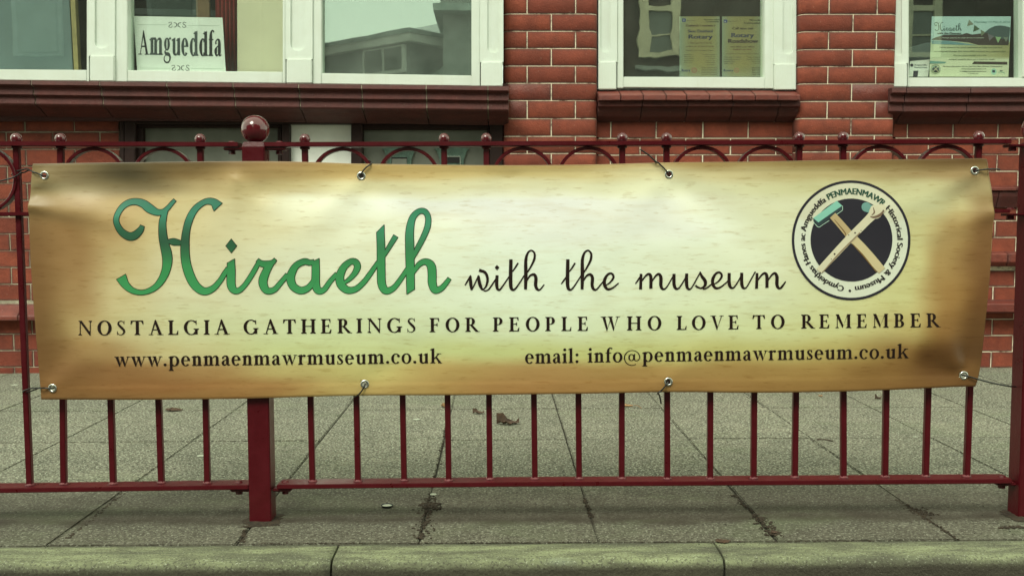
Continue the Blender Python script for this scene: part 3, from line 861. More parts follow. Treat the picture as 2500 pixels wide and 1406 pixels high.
    if g == 'd': ST(.62, 0, 1.42, h_=2, b=1); ring(.46, .5, .42, .53, TW, .085, 40, 320); return P, 1.06
    if g == 'e': ring(.44, .5, .42, .53, TW, .085, 2, 318); poly((.18, .50), (.82, .50), (.82, .58), (.18, .58)); return P, .90
    if g in 'nm':
        ST(.13, 0, 1, h_=2); k = 1 if g == 'n' else 2
        for i in range(k):
            d = i * .56
            rib((.32 + d, .76, .05), (.42 + d, .90, .10), (.58 + d, .94, .16), (.70 + d, .84, TW), (.72 + d, .6, TW), (.72 + d, .04, TW)); foot(.72 + d - TW / 2, 0, TW)
        return P, .98 + (k - 1) * .56
    if g == 'a':
        rib((.20, .70, .20), (.20, .84, .14), (.38, .98, .09), (.56, .88, TW * .8), (.60, .62, TW), (.60, .20, TW), (.68, .05, .13), (.84, .10, .05)); 
        rib((.54, .62, .06), (.32, .52, .10), (.18, .30, TW), (.24, .08, .18), (.38, .06, .10), (.54, .20, .05)); return P, .86
    if g == 'r': ST(.13, 0, 1, h_=2); rib((.34, .72, .05), (.44, .90, .10), (.60, .90, .24), (.68, .82, .18)); return P, .76
    if g == 'u':
        rib((.26, .92, TW), (.26, .4, TW), (.28, .18, TW), (.40, .05, .15), (.56, .06, .10), (.66, .20, .05)); flag(.26 - TW / 2, 1, TW)
        ST(.64, 0, 1, b=0, h_=2); poly((.64, 0), (.94, .02), (.94, .08), (.80, .10)); return P, 1.02
    if g == 's':
        rib((.50, .76, .06), (.42, .92, .09), (.28, .95, .10), (.16, .82, .17), (.20, .66, .20), (.36, .48, .24), (.50, .30, .20), (.46, .12, .15), (.32, .04, .09), (.16, .08, .08), (.08, .26, .05)); rect(.47, .70, .54, 1.0); rect(.05, .0, .12, .32); return P, .66
    if g == '.': P.append(('d', .20, .13, .145)); return P, .42
    if g == ':': P.append(('d', .24, .13, .145)); P.append(('d', .24, .82, .145)); return P, .5
    if g == 'c': ring(.46, .5, .44, .53, TW, .085, 42, 318); P.append(('d', .70, .76, .13)); return P, .86
    if g == 'o': ring(.48, .5, .46, .53, TW, .085, 0, 360); return P, .96
    if g == 'k': ST(.13, 0, 1.50, h_=2); poly((.34, .48), (.40, .40), (.86, .96), (.76, 1)); poly((.46, .62), (.62, .66), (1.06, .03), (1.06, 0), (.80, 0)); rect(.60, .94, 1.02, 1); rect(.72, 0, 1.12, .05); return P, 1.12
    if g == 'i': ST(.13, 0, 1, h_=2); P.append(('d', .13 + TW / 2, 1.36, .145)); return P, .52
    if g == 'l': ST(.13, 0, 1.50, h_=2); return P, .52
    if g == 'f': rib((.26, 0.02, TW), (.26, .9, TW), (.28, 1.25, TW * .9), (.40, 1.46, .12), (.56, 1.46, .10), (.64, 1.38, .16)); foot(.26 - TW / 2, 0, TW); rect(.02, .92, .56, 1.0); return P, .60
    if g == 'g':
        ring(.44, .64, .34, .38, TW * .85, .085, 0, 360); rib((.66, .90, .08), (.80, 1.0, .12), (.88, .92, .10))
        rib((.30, .30, .06), (.20, .18, .14), (.36, .08, .20), (.66, .04, .22), (.80, -.14, .18), (.66, -.38, .10), (.36, -.42, .10), (.12, -.30, .12), (.14, -.12, .08), (.30, .02, .06)); return P, .94
    if g == '@':
        ring(.80, .42, .78, .80, .10, .06, -55 + 360, 0 if False else 5 + 0) if False else ring(.80, .42, .78, .80, .11, .06, 0, 300)
        ring(.74, .46, .30, .36, .15, .06, 0, 360); rib((1.04, .82, .12), (1.00, .40, .14), (1.10, .14, .08), (1.34, .14, .07), (1.54, .40, .09)); return P, 1.66
    if g == 'A': return glyph('A', T * .9, t)
    return P, .5
def serif_word(ink, word, x0, x1, b0, b1, size, low=False, T=None, fit=None, cond=1.0):
    """fit: letters are spaced so the word fills x0..x1"""
    T = T or (.165 if not low else .25)
    G_ = [(glyph(c, T, low=low) if c != 'A' or not low else glyph('A', T)) for c in word]
    W = sum(g[1] * (1.36 if (c == 'A' and low) else 1) for c, g in zip(word, G_)) * size * cond
    gap = (x1 - x0 - W) / max(1, len(word) - 1)
    kx = cond
    x = x0
    for c, (prims, adv) in zip(word, G_):
        sz = size * (1.36 if (c == 'A' and low) else 1)
        def tr(a, b, x=x, sz=sz):
            px = x + a * sz * kx; return (px, b0 + (b1 - b0) * (px - x0) / (x1 - x0) - b * sz)
        old = ink.xf
        ink.xf = lambda a, b, tr=tr: tr(a, b)
        cf = ink.cf; ink.cf = None
        for p in prims:
            if p[0] == 'p': ink.poly(p[1])
            elif p[0] == 'r': ink.ribbon(p[1], sub=5)
            elif p[0] == 'e': ink.ring(*p[1])
            elif p[0] == 'd': ink.disc(p[1], p[2], p[3], 12)
        ink.xf = old; ink.cf = cf
        x += adv * sz * kx + gap - (adv * (sz - size) * kx if sz != size else 0) * .0
# the script hand of the banner: centre lines with widths, traced in the enlargement's units
HIR = [
 [(400,268,24),(387,295,36),(352,328,47),(312,333,47),(262,298,40),(234,230,32),(258,160,33),(300,122,36),(350,112,38),(400,125,46),(443,156,52),(490,180,38),(530,176,30),(560,152,26),(582,125,23),(602,103,20)],
 [(548,172,22),(532,215,38),(526,260,43),(530,330,50),(540,385,54),(554,440,60),(559,490,58),(550,550,50),(522,612,42),(475,664,34),(405,692,28),(340,682,33),(292,645,46),(262,594,66)],
 [(562,366,22),(600,369,40),(645,377,26)],
 [(883,146,70),(856,118,46),(820,109,36),(780,122,33),(733,162,38),(700,222,42),(679,300,44),(671,400,52),(678,500,54),(705,590,56),(742,652,52),(795,685,44),(850,667,36),(893,622,30),(925,572,28),(946,540,26)],
 [(966,504,45),(967,560,50),(967,640,50),(984,676,42),(1015,680,32),(1052,648,28),(1092,590,28),(1130,525,26),(1148,488,20)],
 [(1135,486,22),(1162,508,36),(1200,512,40),(1232,500,28),(1250,482,20)],
 [(1222,508,34),(1190,560,46),(1170,625,52),(1192,678,42),(1240,676,32),(1282,632,28),(1326,580,26)],
 [(1496,496,26),(1470,502,32),(1435,495,36),(1382,522,38),(1350,580,48),(1349,620,49),(1368,658,45),(1412,680,42),(1458,664,36),(1490,625,28),(1502,590,16)],
 [(1507,496,45),(1508,560,47),(1508,640,48),(1524,680,42),(1560,675,31),(1600,622,28),(1642,575,26)],
 [(1690,630,18),(1722,608,24),(1758,568,32),(1774,528,38),(1762,500,38),(1732,495,34),(1690,528,40),(1663,585,48),(1668,640,48),(1708,676,42),(1760,672,34),(1810,632,30),(1852,578,28),(1905,500,22)],
 [(1920,309,47),(1924,400,48),(1926,560,48),(1930,640,48),(1955,681,42),(2000,668,32),(2042,620,28),(2092,545,24)],
 [(1940,462,20),(1960,430,24),(2018,334,30)],
 [(2114,672,48),(2112,560,50),(2108,400,52),(2108,300,48),(2124,220,38),(2160,178,32),(2200,174,32),(2224,208,32),(2222,270,34),(2195,340,32),(2160,408,30),(2128,470,22)],
 [(2128,568,20),(2168,514,30),(2210,496,36),(2245,522,50),(2252,580,50),(2253,632,50),(2270,676,42),(2310,666,32),(2345,628,26),(2362,604,22)]]
HIR_D = (968, 395, 33, 43)
HIR_P = [[(1897,310),(1943,263),(1944,310)], [(944,505),(988,480),(989,505)], [(2090,671),(2138,671),(2091,702)], [(1485,497),(1529,477),(1530,498)]]
z5 = lambda x, y: (200 + x / 2.6316, 450 + y / 2.6316)
z6 = lambda x, y: (1100 + x / 2.9412, 560 + y / 2.9412)
z7 = lambda x, y: (1900 + x / 4.26, 420 + y / 4.26)
def lo_e(d, dy=0): return [(1110 + d,402 + dy,8),(1145 + d,378 + dy,12),(1168 + d,342 + dy,16),(1155 + d,316 + dy,15),(1128 + d,322 + dy,16),(1105 + d,358 + dy,22),(1104 + d,398 + dy,23),(1125 + d,427 + dy,18),(1160 + d,420 + dy,13),(1205 + d,384 + dy,9)]
def lo_h(d): return [[(538 + d,430,21),(540 + d,320,26),(540 + d,220,22),(555 + d,168,15),(580 + d,151,12),(602 + d,172,15),(600 + d,215,17),(575 + d,268,13),(548 + d,312,10)]]
def lo_t(d): return [[(433 + d,214,24),(431 + d,320,26),(431 + d,390,26),(438 + d,425,22),(458 + d,430,14),(487 + d,395,11),(528 + d,330,9)],[(444 + d,302,9),(465 + d,272,12),(485 + d,240,12)]]
def sh_end(d): return [(546 + d,370,9),(570 + d,332,14),(598 + d,323,20),(612 + d,348,24),(610 + d,400,24),(622 + d,428,20),(642 + d,430,12),(672 + d,394,8)]
def lo_u(d, dy=0): return [[(1602 + d,318 + dy,22),(1602 + d,390 + dy,24),(1613 + d,421 + dy,20),(1635 + d,422 + dy,12),(1665 + d,380 + dy,10),(1694 + d,325 + dy,8)],[(1692 + d,316 + dy,22),(1692 + d,395 + dy,24),(1704 + d,425 + dy,18),(1726 + d,420 + dy,10),(1760 + d,362 + dy,10),(1790 + d,308 + dy,9)]]
def lo_m(d, dy=0, end=True):
    q = [[(1366 + d,318 + dy,19),(1362 + d,430 + dy,22)],[(1366 + d,378 + dy,8),(1398 + d,334 + dy,13),(1422 + d,320 + dy,18),(1436 + d,342 + dy,23),(1436 + d,424 + dy,23)],
         [(1440 + d,378 + dy,8),(1470 + d,334 + dy,13),(1494 + d,320 + dy,18),(1508 + d,345 + dy,24),(1508 + d,400 + dy,24),(1520 + d,426 + dy,18),(1542 + d,422 + dy,11),(1568 + d,384 + dy,9)]]
    if end: q[2] += [(1600 + d,325 + dy,8)]
    return q
WTM = [[(104,400,8),(122,370,12),(146,328,10)],[(142,334,18),(146,390,24),(152,434,14)],[(152,434,9),(175,388,10),(202,328,9)],[(200,332,18),(210,390,24),(228,432,16)],
       [(230,436,8),(256,404,14),(266,352,19),(248,308,20),(205,291,22)],[(238,440,8),(262,436,9),(285,415,11),(334,340,9)],
       [(334,328,22),(331,390,24),(337,425,20),(354,430,14),(378,400,11),(425,330,9)]] + lo_t(0) + lo_h(0) + [sh_end(0)] \
    + [[(793,392,8),(812,366,12),(840,326,9)]] + lo_t(408) + lo_h(405) + [[(951,370,9),(976,332,14),(1002,323,20),(1017,348,23),(1015,400,23),(1026,428,19),(1046,430,12),(1072,400,10),(1100,365,8)]] + [lo_e(0)] \
    + [[(1325,390,8),(1345,362,12),(1370,322,9)]] + lo_m(0) + lo_u(0) + [[(1788,302,9),(1800,334,20),(1824,368,24),(1824,400,20),(1798,420,12),(1768,412,14),(1756,400,14)],[(1808,428,8),(1835,420,11),(1880,385,9)]] \
    + [lo_e(776, -7)] + [[(1981,377,9),(2000,350,9)]] + lo_u(395, -6) + lo_m(831, -6, False) + [[(2366,416,10),(2402,372,8)]]

# ------------------------------------------------------------------ banner
YBN = -.040
top_e = [(80, 400), (300, 397), (600, 394), (760, 396), (882, 400), (1100, 403), (1250, 404), (1450, 402), (1633, 397), (1850, 395), (2050, 391), (2250, 389), (2395, 387), (2408, 394)]
bot_e = [(101, 975), (350, 975), (600, 972), (760, 968), (891, 965), (1100, 964), (1250, 962), (1450, 960), (1631, 957), (1850, 958), (2050, 955), (2200, 950), (2330, 944), (2381, 943)]
lef_e = [(80, 400), (77, 440), (74, 480), (73, 520), (76, 600), (83, 720), (91, 830), (97, 920), (101, 975)]
rig_e = [(2408, 394), (2413, 430), (2419, 470), (2422, 520), (2419, 600), (2411, 700), (2402, 800), (2391, 900), (2381, 943)]
def path_at(P, t):
    L = [0]
    for a, b in zip(P, P[1:]): L.append(L[-1] + math.dist(a, b))
    s = t * L[-1]
    for i in range(len(P) - 1):
        if s <= L[i + 1] or i == len(P) - 2:
            k = (s - L[i]) / (L[i + 1] - L[i])
            k0 = P[max(i - 1, 0)]; k3 = P[min(i + 2, len(P) - 1)]; a, b = P[i], P[i + 1]
            return tuple(.5 * (2 * a[j] + (b[j] - k0[j]) * k + (2 * k0[j] - 5 * a[j] + 4 * b[j] - k3[j]) * k * k + (3 * a[j] - k0[j] - 3 * b[j] + k3[j]) * k ** 3) for j in (0, 1))
GR = [(111, 429), (882, 430), (1633, 426), (2379, 417), (129, 947), (891, 937), (1631, 931), (2352, 916)]
RIDGE = [  # soft folds of the vinyl: x0 y0 x1 y1 width height(mm)
 (75, 505, 330, 540, 24, 5.5), (90, 470, 480, 440, 30, -5), (110, 440, 330, 600, 45, 4), (580, 440, 540, 560, 40, 4), (640, 470, 900, 470, 45, -3.5),
 (882, 440, 700, 600, 38, 3.5), (882, 440, 1080, 560, 45, -3), (1250, 430, 1300, 620, 90, -3.5), (1633, 436, 1470, 560, 40, 3), (1633, 436, 1850, 600, 44, -3.5),
 (2379, 425, 2180, 520, 34, 5), (2379, 425, 2300, 700, 50, -4.5), (2422, 520, 2300, 560, 30, 4.5), (129, 940, 240, 850, 34, 4), (129, 940, 190, 700, 50, -4),
 (891, 930, 820, 800, 40, 2.5), (891, 930, 1050, 850, 40, -2.5), (1631, 925, 1740, 820, 40, 2.5), (2352, 910, 2270, 800, 30, 5), (2352, 910, 2180, 900, 26, -3.5), (2352, 900, 2372, 760, 26, -4), (1100, 560, 1180, 800, 70, 2)]
def disp(px, py):
    d = 0.0
    u = (px - 75) / 2340; v = (py - 395) / 575
    d += .010 * math.sin(math.pi * max(0, min(1, v))) * (.7 + .3 * math.sin(u * 6.3))           # belly between the ties
    tp = math.sin(3 * math.pi * max(0, min(1, (px - 111) / 2268))) ** 2
    d += .004 * tp * math.exp(-v * 4) + .0035 * tp * math.exp(-(1 - v) * 4)
    for (a, b, c, e, w_, hh) in RIDGE:
        dx, dy = c - a, e - b; L2 = dx * dx + dy * dy
        t = ((px - a) * dx + (py - b) * dy) / L2; tc = max(0, min(1, t))
        q = math.hypot(px - a - dx * tc, py - b - dy * tc)
        ww = w_ * (.6 + .9 * tc)
        if q < ww * 3: d += hh * .0014 * math.exp(-(q / ww) ** 2) * (1 - .55 * tc) * (1 if t > 0 else math.exp(t * 4))
    hem = min(py - (397 - 8 * u), (972 - 28 * u) - py)
    d += .0007 * max(0, min(1, (27 - hem) / 4))
    d += .0012 * noise.noise(Vector((px * .006, py * .008, 3.3))) + .0006 * noise.noise(Vector((px * .02, py * .024, 8.1)))
    return d
def BN(px, py, off=0.0):
    q = U(px, py, YBN); q.y = YBN - disp(px, py) - off; return q
ROWS = [  # parchment print colours, with the sheet's highlights and shading painted in
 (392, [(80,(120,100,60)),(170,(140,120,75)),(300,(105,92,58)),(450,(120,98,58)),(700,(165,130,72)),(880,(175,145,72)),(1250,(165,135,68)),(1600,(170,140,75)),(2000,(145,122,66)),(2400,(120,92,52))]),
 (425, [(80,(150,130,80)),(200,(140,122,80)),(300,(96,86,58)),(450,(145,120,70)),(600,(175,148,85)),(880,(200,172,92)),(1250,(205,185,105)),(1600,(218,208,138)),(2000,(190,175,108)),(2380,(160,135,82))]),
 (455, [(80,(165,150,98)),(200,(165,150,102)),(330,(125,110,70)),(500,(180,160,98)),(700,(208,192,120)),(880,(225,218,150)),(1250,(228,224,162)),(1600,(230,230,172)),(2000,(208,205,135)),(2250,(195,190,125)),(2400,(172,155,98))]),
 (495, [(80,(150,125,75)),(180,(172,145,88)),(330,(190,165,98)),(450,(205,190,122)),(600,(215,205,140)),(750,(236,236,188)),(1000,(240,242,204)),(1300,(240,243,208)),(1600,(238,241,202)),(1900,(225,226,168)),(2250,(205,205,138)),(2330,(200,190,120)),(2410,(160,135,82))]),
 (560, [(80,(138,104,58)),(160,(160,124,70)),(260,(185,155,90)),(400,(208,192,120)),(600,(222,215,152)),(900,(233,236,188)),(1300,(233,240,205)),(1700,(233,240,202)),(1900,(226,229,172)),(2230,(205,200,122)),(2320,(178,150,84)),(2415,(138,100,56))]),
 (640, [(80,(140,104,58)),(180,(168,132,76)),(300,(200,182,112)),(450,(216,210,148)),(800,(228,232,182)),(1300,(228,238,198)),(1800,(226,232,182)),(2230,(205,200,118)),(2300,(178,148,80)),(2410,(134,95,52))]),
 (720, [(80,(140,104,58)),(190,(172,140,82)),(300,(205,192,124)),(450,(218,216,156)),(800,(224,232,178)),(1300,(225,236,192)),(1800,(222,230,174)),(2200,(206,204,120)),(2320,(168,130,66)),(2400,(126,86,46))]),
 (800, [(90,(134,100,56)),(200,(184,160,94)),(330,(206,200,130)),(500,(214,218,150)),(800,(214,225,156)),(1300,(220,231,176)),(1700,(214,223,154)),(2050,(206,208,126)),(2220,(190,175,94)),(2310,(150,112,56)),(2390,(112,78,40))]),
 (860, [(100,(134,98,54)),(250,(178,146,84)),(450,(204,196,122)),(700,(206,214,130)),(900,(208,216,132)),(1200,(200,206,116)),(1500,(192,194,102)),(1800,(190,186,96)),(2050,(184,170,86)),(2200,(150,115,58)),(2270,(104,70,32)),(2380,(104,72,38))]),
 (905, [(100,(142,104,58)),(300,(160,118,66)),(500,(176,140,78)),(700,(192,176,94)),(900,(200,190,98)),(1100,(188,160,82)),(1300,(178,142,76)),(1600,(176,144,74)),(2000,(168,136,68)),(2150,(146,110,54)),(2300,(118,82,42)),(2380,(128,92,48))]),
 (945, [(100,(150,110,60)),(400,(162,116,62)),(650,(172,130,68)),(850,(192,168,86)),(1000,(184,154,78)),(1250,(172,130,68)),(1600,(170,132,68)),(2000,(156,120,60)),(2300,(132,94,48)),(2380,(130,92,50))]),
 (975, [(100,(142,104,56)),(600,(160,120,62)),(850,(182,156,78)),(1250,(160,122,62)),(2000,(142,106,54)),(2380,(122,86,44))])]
KB_ = 1.12
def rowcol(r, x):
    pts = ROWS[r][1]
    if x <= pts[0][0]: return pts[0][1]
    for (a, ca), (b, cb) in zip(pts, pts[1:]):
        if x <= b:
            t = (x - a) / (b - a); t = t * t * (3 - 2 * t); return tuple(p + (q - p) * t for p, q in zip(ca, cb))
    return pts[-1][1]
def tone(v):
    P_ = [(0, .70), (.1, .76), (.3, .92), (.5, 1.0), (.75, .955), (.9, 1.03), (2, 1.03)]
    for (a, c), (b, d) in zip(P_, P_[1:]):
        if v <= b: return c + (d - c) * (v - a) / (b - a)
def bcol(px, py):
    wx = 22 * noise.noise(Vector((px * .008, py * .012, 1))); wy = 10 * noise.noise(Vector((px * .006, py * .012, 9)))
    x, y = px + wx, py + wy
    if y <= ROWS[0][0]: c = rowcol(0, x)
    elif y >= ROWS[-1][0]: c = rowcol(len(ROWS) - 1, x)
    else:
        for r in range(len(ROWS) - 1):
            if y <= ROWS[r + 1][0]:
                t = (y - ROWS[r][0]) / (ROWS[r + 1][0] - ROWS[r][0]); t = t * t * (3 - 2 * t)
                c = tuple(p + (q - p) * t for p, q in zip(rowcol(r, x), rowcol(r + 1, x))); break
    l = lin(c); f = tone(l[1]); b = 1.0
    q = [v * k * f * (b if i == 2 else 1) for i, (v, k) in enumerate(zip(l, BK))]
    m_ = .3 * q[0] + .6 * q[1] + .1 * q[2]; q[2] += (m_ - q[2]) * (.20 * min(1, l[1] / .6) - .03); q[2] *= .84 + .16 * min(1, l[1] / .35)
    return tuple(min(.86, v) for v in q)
BK = (1.02, 1.0, 1.26)
ban = empty('vinyl_banner', (0, YBN, .35), 'long parchment coloured vinyl banner lettered for the museum gatherings, tied to the railing', 'banner')
NX, NY = 700, 172
V_, Cl, F_ = [], [], []
keep = {}
cTL, cTR, cBL, cBR = top_e[0], top_e[-1], bot_e[0], bot_e[-1]
TE = [path_at(top_e, i / NX) for i in range(NX + 1)]; BE = [path_at(bot_e, i / NX) for i in range(NX + 1)]
LE = [path_at(lef_e, j / NY) for j in range(NY + 1)]; RE = [path_at(rig_e, j / NY) for j in range(NY + 1)]
PX = []
for j in range(NY + 1):
    v = j / NY
    for i in range(NX + 1):
        u = i / NX
        p = [(1 - v) * TE[i][k] + v * BE[i][k] + (1 - u) * LE[j][k] + u * RE[j][k] - ((1 - u) * (1 - v) * cTL[k] + u * (1 - v) * cTR[k] + (1 - u) * v * cBL[k] + u * v * cBR[k]) for k in (0, 1)]
        PX.append(p); 
        q = BN(p[0], p[1])
        if j < 2 or j > NY - 2: q.y += .0006
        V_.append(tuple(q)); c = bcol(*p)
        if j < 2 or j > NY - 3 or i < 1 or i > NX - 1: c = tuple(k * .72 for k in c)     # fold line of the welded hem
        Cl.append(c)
def inhole(i): 
    x, y = PX[i]
    for gx, gy in GR:
        if (x - gx) ** 2 + (y - gy) ** 2 < 6.3 ** 2: return True
    return False
IH = [inhole(i) for i in range(len(PX))]
n1 = NX + 1
for j in range(NY):
    for i in range(NX):
        q = (j * n1 + i, j * n1 + i + 1, (j + 1) * n1 + i + 1, (j + 1) * n1 + i)
        if any(IH[k] for k in q): continue
        F_.append(q)
me = bpy.data.meshes.new('printed_sheet'); me.from_pydata(V_, [], F_)
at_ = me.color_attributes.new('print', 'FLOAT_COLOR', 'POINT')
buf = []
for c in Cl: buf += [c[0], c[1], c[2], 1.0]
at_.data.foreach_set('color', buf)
bm = bmesh.new(); bm.from_mesh(me)
bmesh.ops.recalc_face_normals(bm, faces=bm.faces)
if sum(f.normal.y for f in list(bm.faces)[:500]) > 0: bmesh.ops.reverse_faces(bm, faces=bm.faces)
bm.to_mesh(me); bm.free()
for p in me.polygons: p.use_smooth = True
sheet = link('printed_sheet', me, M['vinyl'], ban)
sm = sheet.modifiers.new('thickness', 'SOLIDIFY'); sm.thickness = .0006; sm.offset = -1

# words
ink = Ink(BN, z5); ink.base = .0007
def outline():
    for s_ in HIR: ink.ribbon(s_, grow=4.0, sub=8, ext=4.0)
    x, y, a, b = HIR_D
    ink.poly([(x, y - b - 5), (x + a + 5, y), (x, y + b + 5), (x - a - 5, y)])
    for P_ in HIR_P:
        for a_, b_ in zip(P_, P_[1:] + P_[:1]): ink.ribbon([(*a_, 8), (*b_, 8)], ext=3)
outline(); o = ink.build('lettering_outline', M['ink'], ban)
ink = Ink(BN, z5); ink.base = .0011
def green(x, y):
    st = [(80, (58, 128, 105)), (200, (66, 150, 122)), (300, (50, 110, 80)), (370, (44, 96, 68)), (450, (52, 125, 78)), (520, (62, 158, 92)), (720, (70, 170, 102))]
    if x > 1800: st = [(150, (60, 150, 112)), (260, (66, 158, 120)), (400, (62, 140, 92)), (520, (62, 158, 92)), (720, (70, 170, 102))]
    if y <= st[0][0]: return lin(st[0][1])
    for (a, c), (b, d) in zip(st, st[1:]):
        if y <= b: return tuple(.74 * v for v in lin(tuple(p + (q - p) * (y - a) / (b - a) for p, q in zip(c, d))))
    return tuple(.74 * v for v in lin(st[-1][1]))
ink.cf = green
for s_ in HIR: ink.ribbon(s_, sub=8)
for P_ in HIR_P: ink.poly(P_)
x, y, a, b = HIR_D; ink.poly([(x, y - b), (x + a, y), (x, y + b), (x - a, y)])
o = ink.build('lettering', M['print'], ban); o['label'] = 'large green script lettering at the left'
for lo_, hi_ in ((0, 700), (760, 1240), (1300, 2600)):
    ink = Ink(BN, z6); ink.base = .0008
    for s_ in WTM:
        if lo_ <= s_[0][0] < hi_: ink.ribbon(s_, sub=6)
    if lo_ == 0: ink.poly([(333, 254), (351, 273), (333, 293), (317, 273)])
    o = ink.build('lettering', M['ink'], ban); o['label'] = 'small dark script word'
ink = Ink(BN); ink.base = .0008
bl = [(192, 817.5), (562, 815), (1016, 810), (1168, 808.5), (1437, 806.5), (1612, 805), (1803, 803), (1912, 801.5), (2290, 797.5)]
def blz(x):
    for (a, c), (b, d) in zip(bl, bl[1:]):
        if x <= b: return c + (d - c) * (x - a) / (b - a)
    return bl[-1][1]
for wd, a, b in (('NOSTALGIA', 193, 562), ('GATHERINGS', 597, 1016), ('FOR', 1049, 1169), ('PEOPLE', 1203, 1437), ('WHO', 1466, 1614), ('LOVE', 1651, 1804), ('TO', 1836, 1914), ('REMEMBER', 1954, 2291)):
    ink = Ink(BN); ink.base = .0008
    serif_word(ink, wd, a, b, blz(a), blz(b), 35.2 - (a - 190) / 1800 * 1.6, T=.19, cond=1.12)
    o = ink.build('lettering', M['ink'], ban); o['label'] = 'spaced dark capitals'
ink = Ink(BN); ink.base = .0008
serif_word(ink, 'www.penmaenmawrmuseum.co.uk', 282, 1080, 893.5, 885.5, 24, low=True, cond=1.10)
o = ink.build('lettering', M['ink'], ban); o['label'] = 'web address in bold small letters'
ink = Ink(BN); ink.base = .0008
serif_word(ink, 'email:', 1281, 1415, 886.5, 884.5, 23.7, low=True, cond=1.10)
o = ink.build('lettering', M['ink'], ban); o['label'] = 'the word email in bold small letters'
ink = Ink(BN); ink.base = .0008
serif_word(ink, 'info@penmaenmawrmuseum.co.uk', 1434, 2218, 884, 873.5, 23.5, low=True, cond=1.10)
o = ink.build('lettering', M['ink'], ban); o['label'] = 'email address in bold small letters'

# round badge
def badge(mapper, xf, par, k=1.0, base=.0007, full=True):
    i1 = Ink(mapper, xf); i1.base = base
    cx, cy = 749, 710
    if full: i1.cf = lambda x, y: tuple(a * b for a, b in zip(lin((214, 220, 182) if y > 500 else (210, 210, 168)), BK))
    else: i1.col = lin((170, 180, 150))
    i1.disc(cx, cy, 600, 72, fine=6)
    o = i1.build('badge_face', M['print'], par)
    i1 = Ink(mapper, xf); i1.base = base + .0004; i1.col = lin((36, 33, 44))
    i1.ring(cx, cy, 615, 621, 26, 26, 0, 360, 96)
    i1.disc(752, 707, 424, 72, ry=430, fine=5)
    i1.build('badge_ring', M['print'], par)
    i1 = Ink(mapper, xf); i1.base = base + .0008
    i1.col = lin((135, 195, 178)); i1.poly([(600, 300), (656, 352), (410, 524), (355, 480)])
    i1.col = lin((46, 62, 66)); i1.poly([(656, 353), (656, 386), (412, 566), (358, 512), (355, 481), (410, 525)])
    i1.col = lin((190, 225, 205)); i1.ribbon([(357, 520, 5), (385, 552, 5), (415, 573, 5), (455, 548, 5), (522, 504, 5)]); i1.ribbon([(592, 446, 5), (640, 412, 5), (658, 395, 5), (659, 352, 5)])
    i1.col = lin((186, 164, 122)); i1.ribbon([(556, 452, 76), (640, 545, 80), (720, 640, 84)])
    i1.col = lin((202, 186, 145)); i1.ribbon([(720, 640, 84), (850, 780, 96), (960, 900, 92), (1068, 1026, 84)])
    i1.col = lin((120, 92, 52)); i1.ribbon([(575, 495, 6), (680, 625, 14), (690, 660, 6)]); i1.ribbon([(760, 745, 8), (880, 875, 14), (1010, 1040, 8)])
    i1.base = base + .0012
    i1.col = lin((110, 155, 148)); i1.disc(905, 365, 50); i1.ribbon([(900, 368, 90), (960, 390, 84)])
    i1.col = lin((212, 205, 178)); i1.ribbon([(412, 1030, 66), (540, 895, 78), (760, 662, 84), (900, 520, 82), (985, 432, 96)])
    i1.disc(1000, 420, 68); i1.disc(1052, 385, 52); i1.disc(985, 385, 40)
    i1.base = base + .0015
    i1.col = lin((120, 98, 80)); i1.ribbon([(945, 465, 10), (985, 470, 22), (1040, 450, 28), (1082, 405, 14)]); i1.ribbon([(975, 370, 6), (985, 420, 14), (960, 450, 8)])
    i1.col = lin((150, 130, 105)); i1.ribbon([(445, 1045, 8), (620, 850, 16), (840, 630, 12)])
    i1.col = lin((60, 42, 36))
    for a, b, r_ in ((788, 633, 9), (575, 852, 10), (722, 655, 6), (425, 1048, 10), (1078, 405, 10), (850, 610, 5), (540, 905, 5)): i1.disc(a, b, r_, 10)
    i1.build('badge_emblem', M['print'], par)
    if not full: return
    i1 = Ink(mapper, xf); i1.base = base + .0006
    def arc(text, a0, a1, r_, cap, col):
        i1.col = lin(col); W = sum(sans(c)[2] for c in text); k = (R(a1) - R(a0)) / W; th = R(a0); sy = cap / .729
        for c in text:
            vs, fs, adv = sans(c)
            if vs:
                for bb in (0, 3.5, 7.0):
                    q = []
                    for u, v in vs:
                        t = th + u * k + bb / r_; rr_ = r_ + v * sy
                        q.append((cx + rr_ * math.sin(t), cy - rr_ * math.cos(t)))
                    i1.tris(q, fs)
            th += adv * k
    arc('Cymdeithas Hanes ac Amgueddfa', 188, 327.5, 478, 62, (38, 32, 34))
    arc('PENMAENMAWR', 330.3, 402, 478, 66, (30, 72, 56))
    arc('Historical Society & Museum', 406, 535.5, 478, 62, (38, 32, 34))
    i1.disc(735, 1233, 14)
    i1.build('badge_lettering', M['print'], par)
badge(BN, z7, ban)
# eyelets
for gx, gy in GR:
    c = BN(gx, gy); tilt = (BN(gx + 12, gy).y - BN(gx - 12, gy).y) / (BN(gx + 12, gy).x - BN(gx - 12, gy).x)
    ri = .0082
    pts = [(c.x + ri * math.cos(a), c.y - .0008 + tilt * ri * math.cos(a), c.z + ri * math.sin(a)) for a in [2 * math.pi * k / 28 for k in range(28)]]
    tube('eyelet', pts, .0026, M['zinc'], ban, n=10, closed=True, sub=1, flat=.0014)

